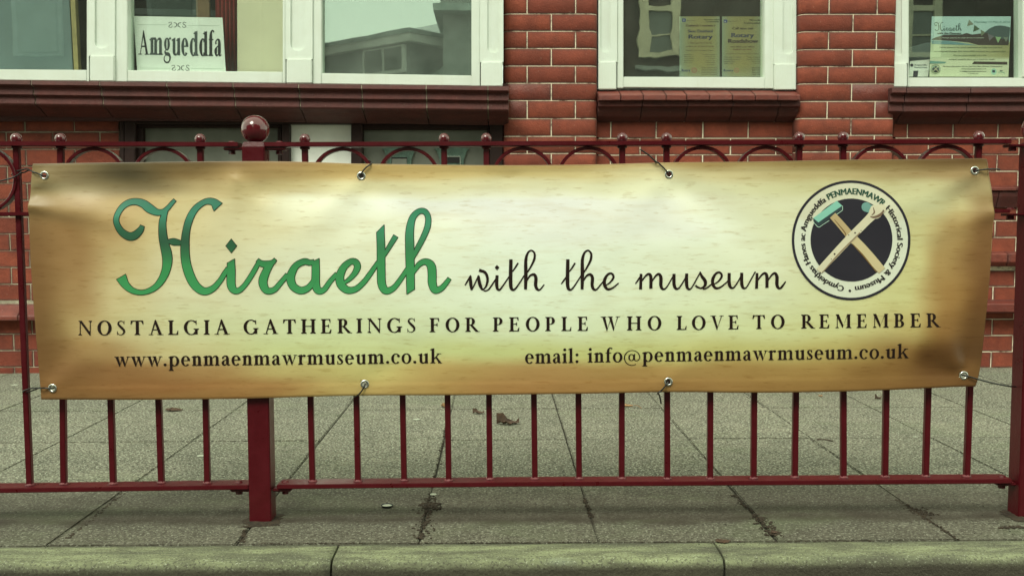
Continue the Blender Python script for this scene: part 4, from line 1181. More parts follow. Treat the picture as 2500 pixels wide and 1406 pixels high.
# ------------------------------------------------------------------ railing
rl = empty('iron_railing', (0, 0, 0), 'oxblood painted iron railing with ball finials standing along the pavement edge', 'railing')
RT = [(-400, 344), (40, 345), (619, 347), (1200, 345), (1800, 342.5), (2500, 339)]
def interp(P, x):
    if x <= P[0][0]: a, b = P[0], P[1]
    elif x >= P[-1][0]: a, b = P[-2], P[-1]
    else:
        for a, b in zip(P, P[1:]):
            if a[0] <= x <= b[0]: break
    return a[1] + (b[1] - a[1]) * (x - a[0]) / (b[0] - a[0])
RB = [(-400, 1206), (0, 1205), (635, 1196), (1200, 1190), (1900, 1186), (2500, 1182)]   # front top edge of the bottom rail minus a hair
RMD = [(-400, 519), (0, 518), (1200, 515), (2500, 511)]
def zr(P, px, y=-.026): return U(px, interp(P, px), y).z
def flatbar(name, pxa, pxb, P, th, y0, y1, up=0, ends=None, n=24):
    xa, xb = U(pxa, 700, -.02).x, U(pxb, 700, -.02).x
    vs = []; fs = []
    for i in range(n + 1):
        px = pxa + (pxb - pxa) * i / n; x = xa + (xb - xa) * i / n; z = zr(P, px)
        z1, z0 = (z, z - th)
        e = noise.noise(Vector((x * 3, 0, z))) * .0008
        vs += [(x, y0 + e, z0), (x, y1 + e, z0), (x, y1 + e, z1), (x, y0 + e, z1)]
    for i in range(n):
        a = i * 4; b = a + 4
        for k in range(4): fs.append((a + k, a + (k + 1) % 4, b + (k + 1) % 4, b + k))
    fs.append((0, 3, 2, 1)); fs.append((n * 4, n * 4 + 1, n * 4 + 2, n * 4 + 3))
    return mesh(name, vs, fs, M['rail'], rl, bevel=.0015, seg=2)
PL, PR = 584, 651
flatbar('top_rail', -700, 588, RT, .0115, -.022, .022, n=26); flatbar('top_rail', 650, 2458, RT, .0115, -.022, .022, n=60)
flatbar('bottom_rail', -700, 598, [(a, b - 13) for a, b in RB], .0115, -.027, .027); flatbar('bottom_rail', 668, 2484, [(a, b - 13) for a, b in RB], .0115, -.027, .027, n=60)
flatbar('middle_rail', -700, 590, RMD, .009, -.019, .019); flatbar('middle_rail', 655, 2462, RMD, .009, -.019, .019, n=60)
flatbar('top_rail', 2530, 3300, RT, .0115, -.022, .022); flatbar('bottom_rail', 2540, 3300, [(a, b - 13) for a, b in RB], .0115, -.027, .027); flatbar('middle_rail', 2530, 3300, RMD, .009, -.019, .019)
BT = .0072
def bar(pxt, pxb, ballp, lean=0.0):
    zt = zr(RT, pxt) - .011 if ballp else zr(RMD, pxt) - .009
    zb = zr([(a, b - 13) for a, b in RB], pxb)
    xb = U(pxb, 1185, 0).x; xt = U(pxt, 345 if ballp else 518, 0).x
    yo = random.uniform(-.006, .006)
    v = []
    for (x, z, y) in ((xb, zb, yo), (xt, zt, 0)):
        v += [(x - BT, y - BT, z), (x + BT, y - BT, z), (x + BT, y + BT, z), (x - BT, y + BT, z)]
    o = mesh('baluster', v, [(3,2,1,0),(4,5,6,7),(0,1,5,4),(1,2,6,5),(2,3,7,6),(3,0,4,7)], M['rail'], rl, bevel=.0014, seg=2)
    # weld fillet at the foot
    bmw = bmesh.new(); bmesh.ops.create_cone(bmw, cap_ends=True, segments=14, radius1=.0125, radius2=.0080, depth=.006)
    for q in bmw.verts: q.co += Vector((xb, yo, zb + .003)) + Vector((random.uniform(-.001, .001), random.uniform(-.001, .001), 0))
    m_ = bpy.data.meshes.new('weld'); bmw.to_mesh(m_); bmw.free()
    for p in m_.polygons: p.use_smooth = True
    link('weld', m_, M['weld'], o)
    if ballp:
        zt2 = zr(RT, pxt)
        sphere('ball_finial', (xt, 0, zt2 + .0085), .0135, M['ballpaint'], o, seg=24, rings=16)
        sphere('collar', (xt, 0, zt - .003), .013, M['rail'], o, sz=.35, seg=16, rings=8)
# balusters: (column at the top, column at the bottom rail, with ball)
BAL = [(-300, -268, 1), (-190, -150, 0), (-75, -38, 0), (40, 74, 1), (148, 154, 1), (258, 276, 0), (372, 393, 0), (489, 508, 1),
       (744, 763, 1), (862, 875, 0), (975, 987, 0), (1084, 1096, 1), (1187, 1196, 1), (1298, 1306, 0), (1408, 1414, 0), (1519, 1518, 1), (1627, 1628, 1),
       (1735, 1732, 0), (1844, 1838, 0), (1951, 1941, 1), (2058, 2058, 1), (2170, 2161, 0), (2278, 2261, 0), (2389, 2359, 1), (2610, 2570, 1), (2720, 2680, 1)]
for a, b, c in BAL:
    if a == 1627: # the bent one: straight above, kinked outward to its foot
        bar(a, b, c)
    else: bar(a, b, c)
for cx in (-500, -355 - 0, -35, 233, 401, 838, 998, 1277, 1436, 1712, 1868, 2145, 2307, 2790):
    zt = zr(RT, cx) - .012; zb = zr(RMD, cx); rr = (zt - zb) / 2 - .0045; x = U(cx, 430, 0).x; zc_ = (zt + zb) / 2
    n = 40; vs = []; fs = []
    for k in range(n):
        a = 2 * math.pi * k / n
        for (r_, y_) in ((rr + .0045, -.011), (rr + .0045, .011), (rr - .004, .011), (rr - .004, -.011)):
            vs.append((x + r_ * math.cos(a), y_, zc_ + r_ * math.sin(a)))
    for k in range(n):
        j = (k + 1) % n
        for q in range(4): fs.append((k * 4 + q, k * 4 + (q + 1) % 4, j * 4 + (q + 1) % 4, j * 4 + q))
    mesh('scroll_ring', vs, fs, M['rail'], rl, bevel=.0012, seg=1)
def post(x, ztop, ball_r, px):
    hw = .0275
    z0 = -.03
    v = [(x-hw,-hw,z0),(x+hw,-hw,z0),(x+hw,hw,z0),(x-hw,hw,z0),(x-hw,-hw,ztop-.012),(x+hw,-hw,ztop-.012),(x+hw,hw,ztop-.012),(x-hw,hw,ztop-.012)]
    k = .0245
    v += [(x-k,-k,ztop),(x+k,-k,ztop),(x+k,k,ztop),(x-k,k,ztop)]
    f = [(3,2,1,0),(0,1,5,4),(1,2,6,5),(2,3,7,6),(3,0,4,7),(4,5,9,8),(5,6,10,9),(6,7,11,10),(7,4,8,11),(8,9,10,11)]
    p = mesh('post', v, f, M['rail'], rl, bevel=.002, seg=2)
    sphere('ball_finial', (x, 0, ztop + ball_r * .93), ball_r, M['ballpaint'], p, seg=48, rings=32)
    for side in (-1, 1):
        for P, d0, thick in ((RT, -.0125, .007), ([(a, b - 13) for a, b in RB], -.0125, .008), (RMD, -.0105, .006)):
            z = zr(P, px) + d0
            xa = x + side * hw; xb_ = x + side * (hw + .05)
            lug = box('lug', min(xa, xb_) , -.018, z - thick, max(xa, xb_), .018, z, M['rail'], p, bevel=.003, seg=2)
            bm_ = bmesh.new(); bmesh.ops.create_cone(bm_, cap_ends=True, segments=6, radius1=.009, radius2=.0085, depth=.009)
            for q in bm_.verts: q.co += Vector(((xa + xb_) / 2 + side * .006, 0, z - thick - .0045))
            m_ = bpy.data.meshes.new('bolt'); bm_.to_mesh(m_); bm_.free(); link('bolt', m_, M['rail'], p)
            bm_ = bmesh.new(); bmesh.ops.create_cone(bm_, cap_ends=True, segments=16, radius1=.010, radius2=.006, depth=.004)
            for q in bm_.verts: q.co += Vector(((xa + xb_) / 2 + side * .006, 0, zr(P, px) + .002))
            m_ = bpy.data.meshes.new('bolt_head'); bm_.to_mesh(m_); bm_.free(); link('bolt_head', m_, M['rail'], p)
xp = U(619, 500, -.0275).x
post(U(633, 1150, -.0275).x, U(619, 346, -.0275).z, .0345, 619)
post(U(2490, 700, 0).x + .028, U(2500, 345, -.0275).z, .0345, 2490)
post(U(-640, 700, 0).x, U(-640, 345, -.0275).z, .0345, -640)
# a rough dirty collar of mortar round each post's foot
for o in [q for q in C.objects if q.name.startswith('post')]:
    cx_ = sum(v.co.x for v in o.data.vertices) / len(o.data.vertices); n = 28; vs = []; fs = []
    for k in range(n):
        a = 2 * math.pi * k / n; sq = 1 / max(abs(math.cos(a)), abs(math.sin(a)))
        for r_, z in ((.0275, .0045), (.034 + random.uniform(0, .004), .003), (.046 + random.uniform(-.006, .012), .0006)):
            vs.append((cx_ + r_ * sq ** .8 * math.cos(a), r_ * sq ** .8 * math.sin(a), z + random.uniform(0, .0015) * (z > .002)))
    for k in range(n):
        j = (k + 1) % n
        for q in range(2): fs.append((k * 3 + q, k * 3 + q + 1, j * 3 + q + 1, j * 3 + q))
    mesh('mortar_collar', vs, fs, M['moss'], o, recalc=True)

# ------------------------------------------------------------------ cable ties
def tie(pts, label, r=.0019):
    o = tube('cable_tie', pts, r, M['tie'], None, n=8, sub=8)
    tag(o, label, 'cable tie', 'black cable ties holding the banner'); return o
B = lambda px, py, y: U(px, py, y)
yf = YBN
f_ = lambda px, py, e=.004: BN(px, py, e)
tie([BN(113, 430, -.012), f_(110, 430, .002), f_(98, 425, .006), f_(84, 420, .007), B(66, 413, -.02), B(50, 416, -.012), B(34, 420, 0), B(30, 428, .012), B(46, 424, .014), B(60, 421, .0), B(72, 416, -.012), B(86, 424, -.03)], 'black cable tie through the upper left eyelet, looped round a baluster')
tie([B(52, 421, -.014), B(36, 432, -.016), B(10, 440, -.02), B(-20, 447, -.02)], 'long loose tail of black cable tie sticking out left of the banner')
tie([BN(884, 432, -.012), f_(881, 430, .001), f_(884, 422, .006), f_(894, 410, .006), B(904, 402, YBN - .004), B(908, 397, -.02), B(900, 392, 0)], 'black cable tie through the second top eyelet, left of the middle')
tie([BN(1634, 428, -.012), f_(1632, 425, .002), f_(1622, 414, .006), f_(1608, 400, .006), B(1600, 394, -.05), B(1585, 380, -.052), B(1563, 365, -.055)], 'black cable tie through the third top eyelet with its tail pointing up')
tie([B(1600, 396, -.045), B(1612, 400, -.02), B(1626, 404, .012)], 'short stub of black cable tie passing behind the bent baluster')
tie([BN(2377, 418, -.012), f_(2381, 417, .002), f_(2396, 415, .006), B(2410, 413.5, -.05), B(2425, 413, -.045), B(2441, 414, -.04)], 'black cable tie sticking out straight from the upper right eyelet')
tie([BN(131, 947, -.012), f_(127, 947, .002), f_(112, 946, .006), B(96, 947, -.05), B(80, 947, -.03), B(60, 953, -.018), B(56, 957, 0), B(70, 956, -.012), B(82, 952, -.028), B(97, 946, -.045)], 'black cable tie through the lower left eyelet, looped round a baluster')
tie([BN(890, 940, -.012), f_(891, 938, .002), f_(887, 948, .006), f_(880, 958, .006), B(872, 965, YBN - .002), B(866, 968, -.015)], 'black cable tie through the second bottom eyelet, left of the middle')
tie([BN(1631, 933, -.012), f_(1630, 932, .002), f_(1622, 942, .006), f_(1612, 953, .006), B(1606, 960, YBN - .004), B(1610, 965, -.02), B(1614, 985, -.014)], 'black cable tie through the third bottom eyelet beside the bent baluster')
tie([BN(2350, 916, -.012), f_(2354, 916, .002), f_(2370, 920, .006), B(2386, 925, -.05), B(2420, 934, -.035), B(2460, 942, -.02), B(2480, 944, 0)], 'long black cable tie from the lower right eyelet to the end post')

# ------------------------------------------------------------------ things in the windows
def flatmap(y): return lambda px, py, off: Vector((U(px, py, y).x, y - off, U(px, py, y).z))
YS = YB + .075
sg = prism('museum_sign', [(326, 40), (543, 44), (551, 176), (335, 174)], YS, YS + .003, M['paper'], None)
tag(sg, 'pale paper sign reading Amgueddfa propped in the bay window', 'sign')
ik = Ink(flatmap(YS - .0004)); ik.base = .0004
serif_word(ik, 'Amgueddfa', 338, 541, 134, 138.5, 42, low=True, T=.33, cond=.50)
def orn(cx, cy):
    for s_ in (-1, 1):
        e = 1.3
        ik.ribbon([(cx + s_ * 22, cy - 5, e), (cx + s_ * 16, cy - 7, e), (cx + s_ * 14, cy - 3, e), (cx + s_ * 18, cy, 1.8), (cx + s_ * 21, cy + 4, e), (cx + s_ * 15, cy + 6, e), (cx + s_ * 12, cy + 2, e)])
        ik.ribbon([(cx + s_ * 9, cy - 6, e), (cx + s_ * 3, cy - 4, 1.8), (cx + s_ * 2, cy + 2, 1.8), (cx + s_ * 8, cy + 6, e)])
orn(433, 62); orn(441, 167)
o = ik.build('sign_lettering', M['black_ink'], sg)
ik = Ink(flatmap(YS - .0004)); ik.base = .0003
for a, b, y_ in ((336, 408, 61), (458, 536, 63), (342, 416, 167), (466, 546, 168)): ik.ribbon([(a, y_, .6), (b, y_ + .5, .6)])
ik.col = lin((150, 170, 155)); ik.Cc = [ik.col] * len(ik.V); ik.build('sign_rule', M['print'], sg)

M['canvas'] = m_plain('teal_canvas', (.17, .235, .25), .75, .12, 6, .0004)
M['gilt'] = m_plain('gilt_frame', (.42, .34, .15), .5, .2, 30)
pic = prism('framed_picture', [(-330, 178), (-330, -380), (150, -380), (178, 178)], YB + .13, YB + .15, M['canvas'], None); tag(pic, 'teal backed picture with a gilt edge leaning in the leftmost pane', 'picture')
prism('gilt_edge', [(170, -260), (158, -260), (181, 178), (192, 178)], YB + .12, YB + .155, M['gilt'], pic)
M['redcloth'] = m_plain('red_cloth', (.42, .030, .035), .7, .25, 12, .001)
red = empty('red_curtain', (U(560, 100, 2.5).x, YB + .25, 1.4), 'dark red curtain hanging behind the Amgueddfa sign', 'curtain')
n = 26; vs = []; fs = []
for i in range(n + 1):
    px = 528 + 52 * i / n; q0 = U(px, 178, YB + .25); q1 = U(px - 6, -360, YB + .25); yy = YB + .25 + .012 * math.sin(i * 1.3)
    vs += [(q0.x, yy, q0.z), (q1.x, yy, q1.z)]
for i in range(n): fs.append((2*i, 2*i+2, 2*i+3, 2*i+1))
cl = mesh('curtain_cloth', vs, fs, M['redcloth'], red, smooth=True); q = cl.modifiers.new('t', 'SOLIDIFY'); q.thickness = .003
M['tanclothe'] = m_plain('tan_strip', (.22, .14, .08), .8, .2, 12)
tb = prism('wooden_lath', [(470, -300), (505, -300), (512, 60), (480, 60)], YB + .3, YB + .32, M['tanclothe'], None); tag(tb, 'tan wooden strip upright behind the Amgueddfa sign', 'lath')
M['cream_board'] = m_plain('cream_display_board', (.82, .76, .58), .8, .06, 5)
cb = prism('display_board', [(579, -380), (712, -380), (712, 180), (579, 180)], YB + .14, YB + .16, M['cream_board'], None, bevel=.002); tag(cb, 'plain cream display board beside the red curtain in the bay', 'board')
M['greyshelf'] = m_plain('grey_blue_shelf', (.08, .10, .10), .6, .2, 8)
sh = prism('window_shelf', [(300, 20), (530, 26), (530, 42), (300, 36)], YB + .45, YB + .75, M['greyshelf'], None, bevel=.003); tag(sh, 'grey shelf inside the bay behind the top of the Amgueddfa sign', 'shelf')

# two event posters
M['poster'] = m_vcol('poster_print', .45)
def poster_sheet(name, px0, py0, px1, py1, y, colf, label, skew=0):
    i_ = Ink(flatmap(y)); nx, ny = 14, 18; o_ = 0
    i_.cf = colf
    idx = [[i_.pt(px0 + (px1 - px0) * a / nx + skew * b / ny, py0 + (py1 - py0) * b / ny, 0) for a in range(nx + 1)] for b in range(ny + 1)]
    for b in range(ny):
        for a in range(nx): i_.F.append((idx[b][a], idx[b][a + 1], idx[b + 1][a + 1], idx[b + 1][a]))
    o = i_.build(name, M['poster'], None); m_ = o.modifiers.new('t', 'SOLIDIFY'); m_.thickness = .0008; m_.offset = -1
    tag(o, label, 'poster'); return o
YO = YQ + .075
def pcol(cx, w_):
    def f(x, y):
        t = min(1, max(0, (abs(x - cx) / (w_ / 2)) ** 3)); u = min(1, max(0, (y - 160) / 30))
        a = (182, 170, 112); b = (172, 190, 172); c = tuple(p + (q - p) * t for p, q in zip(a, b))
        c = tuple(p + (q - p) * u * .35 for p, q in zip(c, (170, 190, 200)))
        return lin(c)
    return f
p1 = poster_sheet('event_poster', 1659, 41, 1757, 188, YO, pcol(1712, 100), 'yellow green Welsh poster, left one of the pair in the middle window')
p2 = poster_sheet('event_poster', 1763, 41, 1862, 188, YO, pcol(1812, 100), 'yellow green English roadshow poster, right one of the middle window pair')
for o in (p1, p2): o['group'] = 'posters in the middle window'
z8 = lambda x, y: (1640 + x / 7.81, 20 + y / 7.81)
i_ = Ink(flatmap(YO), z8); i_.base = .0006
def L(t, a, b, y, cap, col=(60, 40, 45), bold=0, sl=0): i_.col = lin(col); sans_line(i_, t, a, b, y, cap, bold=bold, slant=sl)
i_.col = lin((70, 80, 160)); i_.poly([(200, 205), (268, 205), (268, 268), (200, 268)]); i_.col = lin((200, 210, 220)); i_.disc(232, 238, 14)
L('Rotary District', 290, 452, 254, 18); L('Service with', 610, 905, 238, 28, (50, 60, 50), 4, .15); L('Communities', 645, 895, 276, 28, (50, 60, 50), 4, .15)
L('Galwch i mewn i', 262, 822, 357, 42, (80, 45, 40), 7); L('Sioe Deithiol', 302, 775, 470, 58, (60, 62, 95), 9); L('Rotary', 305, 770, 588, 82, (50, 55, 95), 14)
L('i ddarganfod beth', 310, 765, 682, 28, (110, 90, 60), 3); L('rydym yn ei wneud yma', 270, 800, 745, 28, (110, 90, 60), 3); L('Penmaenmawr Community Centre', 272, 792, 820, 18, (60, 70, 50), 2)
for k in range(6): L(('Dydd Iau', 'Mawrth 17', '10.00', 'Dydd Gwener', '9.30 - 3.30', '')[k] or ' . ', 232, 232 + (160, 190, 180, 190, 160, 20)[k], 900 + k * 38, 18, (90, 90, 70), 2)
for k in range(6): L(('Gwybodaeth', 'Mawrth 18', '10.00', 'am y', 'clwb lleol', 'yma')[k], 590 + (0, 50, 110, 60, 60, 80)[k], 820, 900 + k * 38, 18, (90, 90, 70), 2)
L('Rotary', 185, 350, 1212, 50, (55, 75, 130), 5); i_.col = lin((190, 130, 110)); i_.ring(428, 1190, 52, 52, 20, 20); i_.disc(428, 1190, 14)
for k in range(5): L('Rotary Penmaenmawr', 570, 870, 1145 + k * 32, 14, (90, 80, 60), 2)
i_.build('poster_print', M['print'], p1)
i_ = Ink(flatmap(YO), z8); i_.base = .0006
i_.col = lin((70, 80, 160)); i_.poly([(990, 225), (1060, 225), (1060, 285), (990, 285)]); i_.col = lin((200, 210, 220)); i_.disc(1020, 262, 14)
L('Rotary District', 1080, 1235, 266, 18); L("We're for", 1470, 1700, 252, 36, (50, 50, 50), 5, .15); L('Communities', 1370, 1690, 305, 34, (50, 40, 40), 5, .15)
L('Call into our', 1150, 1560, 412, 46, (60, 40, 35), 9); L('Rotary', 1120, 1555, 562, 88, (60, 65, 100), 16); L('Roadshow', 1062, 1635, 668, 78, (55, 25, 45), 16)
L('and find out what', 1118, 1575, 755, 30, (90, 60, 45), 4); L('makes us tick', 1165, 1525, 804, 30, (120, 70, 50), 3); L('Penmaenmawr Community Centre and library', 1035, 1655, 882, 16, (100, 95, 70), 2)
for k in range(4): L(('Thursday 17 March', 'Community Centre', 'Penmaenmawr', '10.00 - 3.30')[k], 990, 990 + (330, 300, 210, 170)[k], 950 + k * 40, 20, (80, 90, 80), 2)
for k in range(4): L(('Friday 18 March', 'Llanfairfechan', 'Town Hall', '10.00')[k], 1690 - (260, 260, 170, 150)[k], 1690, 950 + k * 38, 18, (100, 95, 60), 2)
L('Rotary', 985, 1165, 1212, 46, (55, 75, 120), 5); i_.col = lin((200, 150, 120)); i_.ring(1235, 1190, 48, 48, 18, 18); i_.disc(1235, 1190, 13)
for k in range(5): L('Rotary Club', 1530, 1680, 1145 + k * 32, 16, (60, 60, 45), 3)
i_.build('poster_print', M['print'], p2)

# the event poster in the right window
def ecol(x, y):
    k = (y - 41) / 147
    if k < .40: c = (185, 212, 215)
    elif k < .72: c = tuple(p + (q - p) * min(1, max(0, (x - 2290) / 170)) for p, q in zip((205, 215, 185), (165, 160, 115)))
    else: c = (222, 225, 198)
    return lin(c)
p3 = poster_sheet('event_poster', 2275, 41, 2468, 188, YO, ecol, 'landscape poster with hills and bunting in the right window', -6)
z9 = lambda x, y: (2250 + x / 7.8125, 20 + y / 7.8125)
i_ = Ink(flatmap(YO), z9); i_.base = .0005
i_.col = lin((70, 88, 92)); i_.poly([(1200, 470), (1300, 390), (1400, 345), (1500, 335), (1600, 350), (1690, 375), (1660, 700), (1200, 640)])
i_.col = lin((62, 48, 50)); i_.poly([(190, 600), (280, 560), (430, 512), (760, 510), (860, 480), (960, 510), (1120, 490), (1250, 480), (1400, 560), (1665, 620), (1655, 715), (1080, 710), (900, 660), (500, 625), (190, 610)])
i_.base = .0009; i_.col = lin((58, 40, 36)); i_.poly([(1000, 1022), (1632, 1030), (1632, 1082), (960, 1072)])
i_.col = lin((110, 150, 160)); i_.poly([(190, 625), (500, 630), (900, 690), (1060, 715), (190, 690)]); i_.col = lin((120, 165, 160)); i_.poly([(160, 1010), (470, 1030), (440, 1060), (155, 1065)])
for q_, c in (([(905, 225), (990, 315), (865, 350)], (130, 135, 120)), ([(1005, 325), (1110, 405), (980, 460)], (75, 95, 75)), ([(1125, 415), (1215, 470), (1135, 540)], (120, 130, 110)), ([(1260, 490), (1380, 545), (1290, 630)], (110, 105, 115)), ([(1405, 550), (1515, 560), (1455, 670)], (150, 185, 140)), ([(1560, 560), (1650, 560), (1610, 650)], (120, 130, 120))):
    i_.col = lin(c); i_.poly(q_)
i_.base = .0012
old = i_.xf
i_.col = lin((30, 62, 60)); i_.xf = lambda x, y: z9(245 + (x - 220) * .2435, 440 + (y - 705) * .272)
for s_ in HIR: i_.ribbon([(a, b, c * 1.0) for a, b, c in s_], sub=4)
i_.poly([(968, 352), (1002, 395), (968, 438), (935, 395)])
i_.xf = old
L('with the Museum', 290, 750, 500, 34, (25, 30, 28), 8)
L('Nostalgia gatherings for people who love to remember', 390, 1190, 580, 18, (200, 210, 200), 2)
L('Thursday 14 March 2016', 985, 1680, 285, 36, (90, 130, 125), 2, .2)
for k, (a, b) in enumerate(((330, 1530), (225, 1600), (600, 1230), (510, 1390))):
    L(('You are invited to our launch celebrations on Friday from Cafe food', 'everything will Nostalgic films memorabilia and music for a cuppa of coffee', 'films and photo nostalgia and a chat', 'transport available please get in touch for details')[k], a, b, 765 + k * 76, 26, (70, 85, 55), 2, .25)
L('for more information visit the Old Post Office, Museum, Penmaenmawr', 410, 1540, 1125, 20, (40, 50, 45), 3)
L('www.penmaenmawrmuseum.co.uk', 755, 1230, 1172, 20, (40, 50, 45), 3); L('E: info@penmaenmawrmuseum.co.uk', 730, 1230, 1220, 20, (40, 50, 45), 3); L('T: 01492 621', 875, 1080, 1262, 18, (40, 50, 45), 2)
i_.col = lin((175, 215, 200)); i_.disc(1375, 1215, 55, ry=62); i_.col = lin((40, 55, 80)); i_.poly([(1345, 1185), (1400, 1185), (1400, 1235), (1345, 1235)])
L('her', 1490, 1545, 1210, 30, (40, 60, 80), 4); i_.col = lin((110, 160, 150)); i_.ribbon([(1455, 1240, 6), (1500, 1222, 8), (1560, 1235, 8), (1590, 1255, 6)])
i_.build('poster_print', M['print'], p3)
badge(flatmap(YO), lambda x, y: z9(265 + (x - 749) * .152, 1170 + (y - 710) * .142), p3, full=False, base=.0012)
lf = prism('leaflet', [(2222, 150), (2270, 146), (2266, 188), (2219, 188)], YO + .03, YO + .032, M['whiteboard'], None); tag(lf, 'small pale leaflet standing left of the landscape poster', 'leaflet')
i_ = Ink(flatmap(YO + .03)); i_.base = .0005; L('Amgueddfa', 2232, 2262, 161, 3.4, (40, 60, 70), .4); L('Penmaenmawr', 2232, 2264, 167, 3.4, (40, 60, 70), .4)
i_.col = lin((60, 55, 70)); i_.disc(2226, 160, 4); i_.poly([(2230, 174), (2242, 173), (2240, 188), (2229, 188)])
i_.build('leaflet_print', M['print'], lf)
dk = prism('dark_cabinet', [(2215, 118), (2262, 105), (2300, 104), (2300, 188), (2215, 188)], YO + .2, YO + .6, M['greyshelf'], None, bevel=.004); tag(dk, 'grey cabinet behind the leaflet in the right window', 'cabinet')

# ------------------------------------------------------------------ buildings across the street (seen mirrored in the panes)
GP = YB + .055
def vm(x, yv, z): return (x, 2 * GP - yv, z)
def vq(px, py, dep):
    q = U(px, py, CAM.y + dep); return Vector((q.x, q.y, q.z))
def vhex(name, lo, hi, z0, z1, C0, u, v, mat, par, **k):
    """block in the rotated frame: lo/hi = (s,t) limits along u and v"""
    P = []
    for s_, t_ in ((lo[0], lo[1]), (hi[0], lo[1]), (hi[0], hi[1]), (lo[0], hi[1])):
        q = C0 + u * s_ + v * t_; P.append((q.x, q.y))
    vs = [vm(a, b, z0) for a, b in P] + [vm(a, b, z1) for a, b in P]
    return mesh(name, vs, [(3,2,1,0),(4,5,6,7),(0,1,5,4),(1,2,6,5),(2,3,7,6),(3,0,4,7)], mat, par, **k)
C0 = vq(1000, 80, 19.0); C0 = Vector((C0.x, C0.y)); u_ = Vector((-.755, .655)); v_ = Vector((.655, .755))
zf = vq(1000, 80, 19.0).z
hs = empty('dormer_house', (C0.x, 2 * GP - C0.y, 0), 'grey dormer house across the street, mirrored in the third bay pane', 'house')
vhex('dormer', (.12, .12), (3.6, 1.3), zf - 1.1, zf - .10, C0, u_, v_, M['render_dark'], hs)
vhex('fascia', (-.02, -.02), (3.8, 1.35), zf - .15, zf, C0, u_, v_, M['trim'], hs)
vhex('felt_roof', (-.04, -.04), (3.8, 1.35), zf + .003, zf + .09, C0, u_, v_, M['slate'], hs)
wn = vhex('window_frame', (.22, .07), (1.42, .119), zf - .70, zf - .18, C0, u_, v_, M['trim'], hs)
vhex('pane', (.30, .05), (.78, .068), zf - .64, zf - .22, C0, u_, v_, M['hglass'], wn)
vhex('pane', (.86, .05), (1.34, .068), zf - .64, zf - .22, C0, u_, v_, M['hglass'], wn)
# roof slope rising behind the dormer
q = [C0 + u_ * -.9 + v_ * .3, C0 + u_ * 9 + v_ * .3, C0 + u_ * 9 + v_ * 3.2, C0 + u_ * -.9 + v_ * 3.2]
zr0, zr1 = zf - 1.0, zf + .95
vs = [vm(q[0].x, q[0].y, zr0), vm(q[1].x, q[1].y, zr0), vm(q[2].x, q[2].y, zr1), vm(q[3].x, q[3].y, zr1)] + [vm(q[0].x, q[0].y, 0), vm(q[1].x, q[1].y, 0), vm(q[2].x, q[2].y, 0), vm(q[3].x, q[3].y, 0)]
mesh('roof', vs, CUBE, M['slate'], hs)
vhex('wall', (-.8, .1), (9, .6), 0, zf - 1.1, C0, u_, v_, M['stone'], hs)
# tall stone building to the right of it
def vbox(name, pxa, pxb, dep, thick, z0, z1, mat, par, **k):
    a, b = vq(pxa, 100, dep), vq(pxb, 100, dep)
    vs = [vm(a.x, a.y, z0), vm(b.x, b.y, z0), vm(b.x, b.y, z1), vm(a.x, a.y, z1), vm(a.x, a.y + thick, z0), vm(b.x, b.y + thick, z0), vm(b.x, b.y + thick, z1), vm(a.x, a.y + thick, z1)]
    return mesh(name, vs, CUBE, mat, par, **k)
D2 = 18.0
zp = lambda py, d: vq(1250, py, d).z
sb = empty('stone_terrace', (2, -14, 0), 'dark stone terrace across the street, mirrored in the middle and right windows', 'building')
vbox('wall', 1260, 3200, D2, 6, 0, 9.5, M['darkstone'], sb)
vbox('gable_wall', 1082, 1250, D2 + .3, 5.5, 0, zp(26, D2), M['stone'], sb)
vbox('eaves', 1058, 1255, D2 - .1, 6, zp(30, D2) + .01, zp(12, D2), M['slate'], sb)
vbox('parapet', 1075, 1255, D2 + .2, 5.5, zp(12, D2) + .004, 9.0, M['stone'], sb)
for cx in (1615, 2265, 1940, 2600):
    s0 = vbox('window_surround', cx - 50, cx - 24, D2 - .12, .1, zp(136, D2), zp(-40, D2), M['cream'], sb)
    vbox('window_surround', cx + 30, cx + 48, D2 - .12, .1, zp(136, D2), zp(-40, D2), M['cream'], sb)
    vbox('window_surround', cx - 24, cx + 30, D2 - .12, .1, zp(136, D2), zp(124, D2), M['cream'], sb)
    vbox('window_surround', cx - 24, cx + 30, D2 - .12, .1, zp(22, D2), zp(8, D2), M['cream'], sb)
    vbox('window_pane', cx - 24, cx + 30, D2 - .05, .04, zp(124, D2), zp(22, D2), M['hglass'], sb)
    vbox('meeting_rail', cx - 24, cx + 30, D2 - .09, .03, zp(84, D2), zp(80, D2), M['cream'], sb)
    vbox('door_head', cx - 60, cx + 50, D2 - .14, .1, zp(172, D2), zp(160, D2), M['stone'], sb)
tl = empty('brick_terrace', (-10, -14, 0), 'dark terrace across the street, mirrored in the two left panes of the bay', 'building')
vbox('wall', -1600, 640, 17.0, 6, 0, 8.5, M['darkstone'], tl)
for cx in (90, 420):
    vbox('window_surround', cx - 60, cx + 60, 16.9, .08, zp(140, 17), zp(-60, 17), M['stone'], tl)
    vbox('window_pane', cx - 48, cx + 48, 16.85, .04, zp(132, 17), zp(-52, 17), M['hglass'], tl)

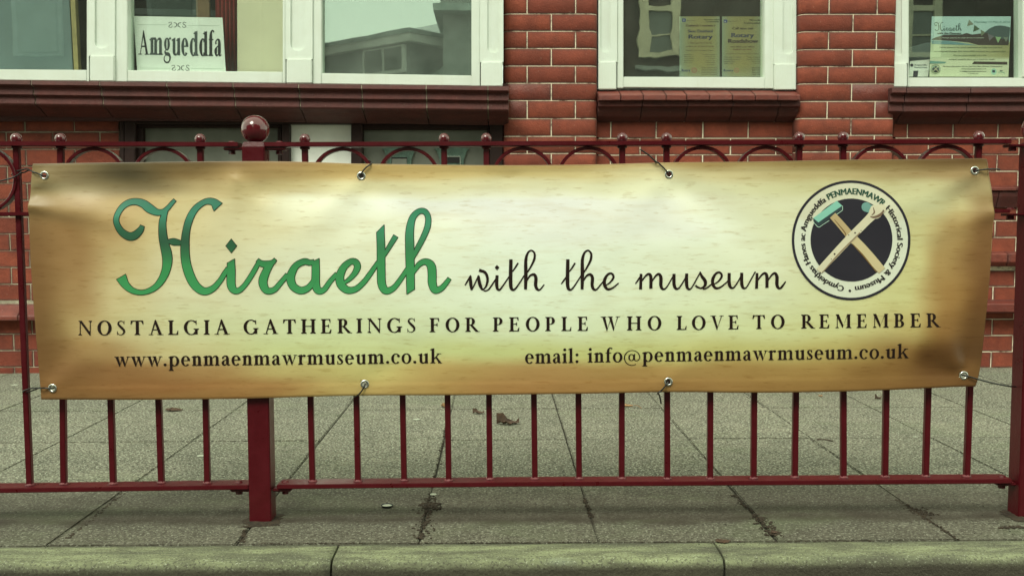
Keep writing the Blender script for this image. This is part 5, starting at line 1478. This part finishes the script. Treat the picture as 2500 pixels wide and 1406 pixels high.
# ------------------------------------------------------------------ litter on the paving
def leaf(px, py, L_, curl, mat, label, rot=0.0):
    c = G(px, py); n, m_ = 10, 6; vs = []; fs = []
    rs = random.Random(int(px))
    for i in range(n + 1):
        t = i / n; wd = L_ * .38 * math.sin(math.pi * min(.98, t * .93 + .04)) ** .8 * (1 + .25 * math.sin(i * 2.7))
        for k in range(m_ + 1):
            s_ = k / m_ * 2 - 1
            a = (t - .5) * L_; b = s_ * wd
            fo = (abs(s_) ** 1.5) * (.62 if s_ > 0 else .18)
            z = .002 + curl * fo * L_ * .75 * (.6 + .5 * math.sin(t * 5 + 1)) + curl * .10 * L_ * math.sin(t * 9 + s_ * 2) ** 2 + rs.uniform(0, .003)
            b *= (1 - .55 * curl * max(0, s_))
            vs.append((c.x + a * math.cos(rot) - b * math.sin(rot) * (1 - curl * .3), c.y + a * math.sin(rot) + b * math.cos(rot) * (1 - curl * .3), z))
    for i in range(n):
        for k in range(m_): fs.append((i * (m_ + 1) + k, (i + 1) * (m_ + 1) + k, (i + 1) * (m_ + 1) + k + 1, i * (m_ + 1) + k + 1))
    o = mesh('dead_leaf', vs, fs, mat, None, smooth=False); q = o.modifiers.new('t', 'SOLIDIFY'); q.thickness = .0006
    tag(o, label, 'leaf', 'dead leaves on the paving'); return o
leaf(1240, 1036, .085, .9, M['leaf'], 'large curled brown leaf lying on the paving under the banner', .1)
leaf(1168, 1010, .045, .8, M['leaf'], 'small folded dark brown leaf left of the large curled one', .0)
leaf(1082, 994, .04, .8, M['leaf_tan'], 'tan leaf peeping out behind a baluster in the middle', 2.0)
leaf(1532, 992, .045, .3, M['leaf_tan'], 'thin pale leaf with a stalk near the bent baluster', .1)
leaf(2003, 968, .025, .4, M['leaf_tan'], 'tiny orange leaf scrap just under the right part of the banner', .7)
leaf(2144, 975, .04, 1.0, M['leaf'], 'small dark leaf standing up under the banner at the right', .5)
leaf(425, 1002, .07, .12, M['leaf'], 'flat dark leaf strip on the paving at the left', -.05)
leaf(1890, 1302, .02, .5, M['leaf'], 'small dark leaf caught in the paving joint near the kerb at the right', .5)
leaf(1765, 1323, .035, .1, M['leaf'], 'long brown leaf fragment lying at the back of the kerb', .02)
tw = tube('twig', [G(1995, 1074) + Vector((0, 0, .003)), G(2015, 1076) + Vector((0, 0, .005)), G(2034, 1078) + Vector((0, 0, .003))], .002, M['leaf'], None, sub=3); tag(tw, 'short straight brown twig on the paving at the right', 'twig')
tw = tube('twig', [G(1548, 990) + Vector((0, 0, .003)), G(1558, 994) + Vector((0, 0, .006)), G(1566, 998) + Vector((0, 0, .003))], .0012, M['leaf_tan'], None, sub=3); tag(tw, 'fine curved stalk beside the thin pale leaf', 'twig')
# crown cap
c = G(945, 1238)
cap = empty('bottle_cap', (c.x, c.y, 0), 'upturned metal bottle cap lying below the bottom rail', 'bottle cap')
n = 42; vs = []; fs = []
for k in range(n):
    a = 2 * math.pi * k / n; wv = 1 + .05 * math.cos(a * 21)
    for (r_, z) in ((.010, .0), (.013, .001), (.0155 * wv, .006), (.0150 * wv, .006), (.0125, .002), (.0098, .0012)):
        vs.append((c.x + r_ * math.cos(a), c.y + r_ * math.sin(a), z + .001))
for k in range(n):
    j = (k + 1) % n
    for q in range(6): fs.append((k * 6 + q, k * 6 + (q + 1) % 6, j * 6 + (q + 1) % 6, j * 6 + q))
fs.append(tuple(k * 6 for k in range(n))); mesh('cap_shell', vs, fs, M['black_ink'], cap, smooth=False)
bm = bmesh.new(); bmesh.ops.create_cone(bm, cap_ends=True, segments=32, radius1=.0125, radius2=.013, depth=.001)
for q in bm.verts: q.co += Vector((c.x, c.y, .0045))
m_ = bpy.data.meshes.new('cap_liner'); bm.to_mesh(m_); bm.free(); link('cap_liner', m_, M['gum'], cap)
for i, (px, py, r_) in enumerate([(1017, 1024, .014), (490, 1113, .013), (640, 1206 , .006), (1058, 1207, .010), (900, 1008, .005), (2235, 1067, .008), (36, 940, .016)]):
    c = G(px, py); bm = bmesh.new(); bmesh.ops.create_cone(bm, cap_ends=True, segments=14, radius1=r_, radius2=r_ * .9, depth=.0012)
    for q in bm.verts: q.co = Vector((q.co.x * random.uniform(.85, 1.1), q.co.y * random.uniform(.8, 1.1), q.co.z)) + Vector((c.x, c.y, .0016))
    m_ = bpy.data.meshes.new('gum_spot'); bm.to_mesh(m_); bm.free(); link('gum_spot', m_, M['gum'], pave)
# moss and grit lying in the joints
bm = bmesh.new(); rs = random.Random(5)
spots = [((1052, 1208), (1030, 1316), .020, 170), ((1045, 1228), (1056, 1242), .030, 130), ((1425, 1215), (1445, 1262), .007, 50), ((1850, 1262), (1895, 1306), .020, 130), ((1790, 1208), (1850, 1262), .007, 60), ((2225, 1240), (2270, 1260), .028, 90), ((2190, 1220), (2340, 1318), .008, 90),
         ((600, 1294), (590, 1326), .006, 40), ((596, 1286), (672, 1281), .010, 150), ((660, 1284), (674, 1272), .010, 60), ((1010, 1325), (2200, 1321), .003, 160), ((640, 1326), (900, 1325), .003, 50), ((2440, 1288), (2500, 1286), .012, 60), ((300, 1205), (165, 1315), .006, 80),
         ((860, 966), (705, 1172), .003, 70), ((1088, 1044), (1060, 1172), .006, 60), ((1350, 968), (1412, 1170), .003, 60), ((1605, 985), (1765, 1168), .003, 50), ((1812, 962), (2116, 1164), .003, 70)]
for a, b, sp, n in spots:
    A, Bq = G(*a), G(*b)
    for k in range(n):
        t = rs.random(); p = A.lerp(Bq, t); r_ = rs.uniform(.0015, .0042) * (1 if sp > .005 else .6)
        p = p + Vector((rs.gauss(0, sp * .5), rs.gauss(0, sp * .35), 0))
        mt = Matrix.Translation((p.x, p.y, .0008)) @ Matrix.Diagonal((rs.uniform(.7, 1.6), rs.uniform(.7, 1.6), rs.uniform(.4, .7), 1)) @ Matrix.Rotation(rs.random() * 6, 4, 'Z')
        bmesh.ops.create_icosphere(bm, subdivisions=1, radius=r_, matrix=mt)
me = bpy.data.meshes.new('moss'); bm.to_mesh(me); bm.free()
tag(link('moss', me, M['moss']), 'brown moss and grit gathered in the paving joints', 'moss', kind='stuff')
bm = bmesh.new()
for k in range(900):
    p = G(rs.uniform(-50, 2550), rs.uniform(1205, 1330) if k % 2 else rs.uniform(960, 1200))
    mt = Matrix.Translation((p.x, p.y, .001)) @ Matrix.Rotation(rs.random() * 6, 4, 'Z') @ Matrix.Diagonal((rs.uniform(.7, 1.5), rs.uniform(.6, 1.3), .6, 1))
    bmesh.ops.create_icosphere(bm, subdivisions=1, radius=rs.uniform(.0006, .0018), matrix=mt)
me = bpy.data.meshes.new('grit'); bm.to_mesh(me); bm.free()
tag(link('grit', me, M['bed']), 'fine dark grit scattered over the paving', 'grit', kind='stuff')
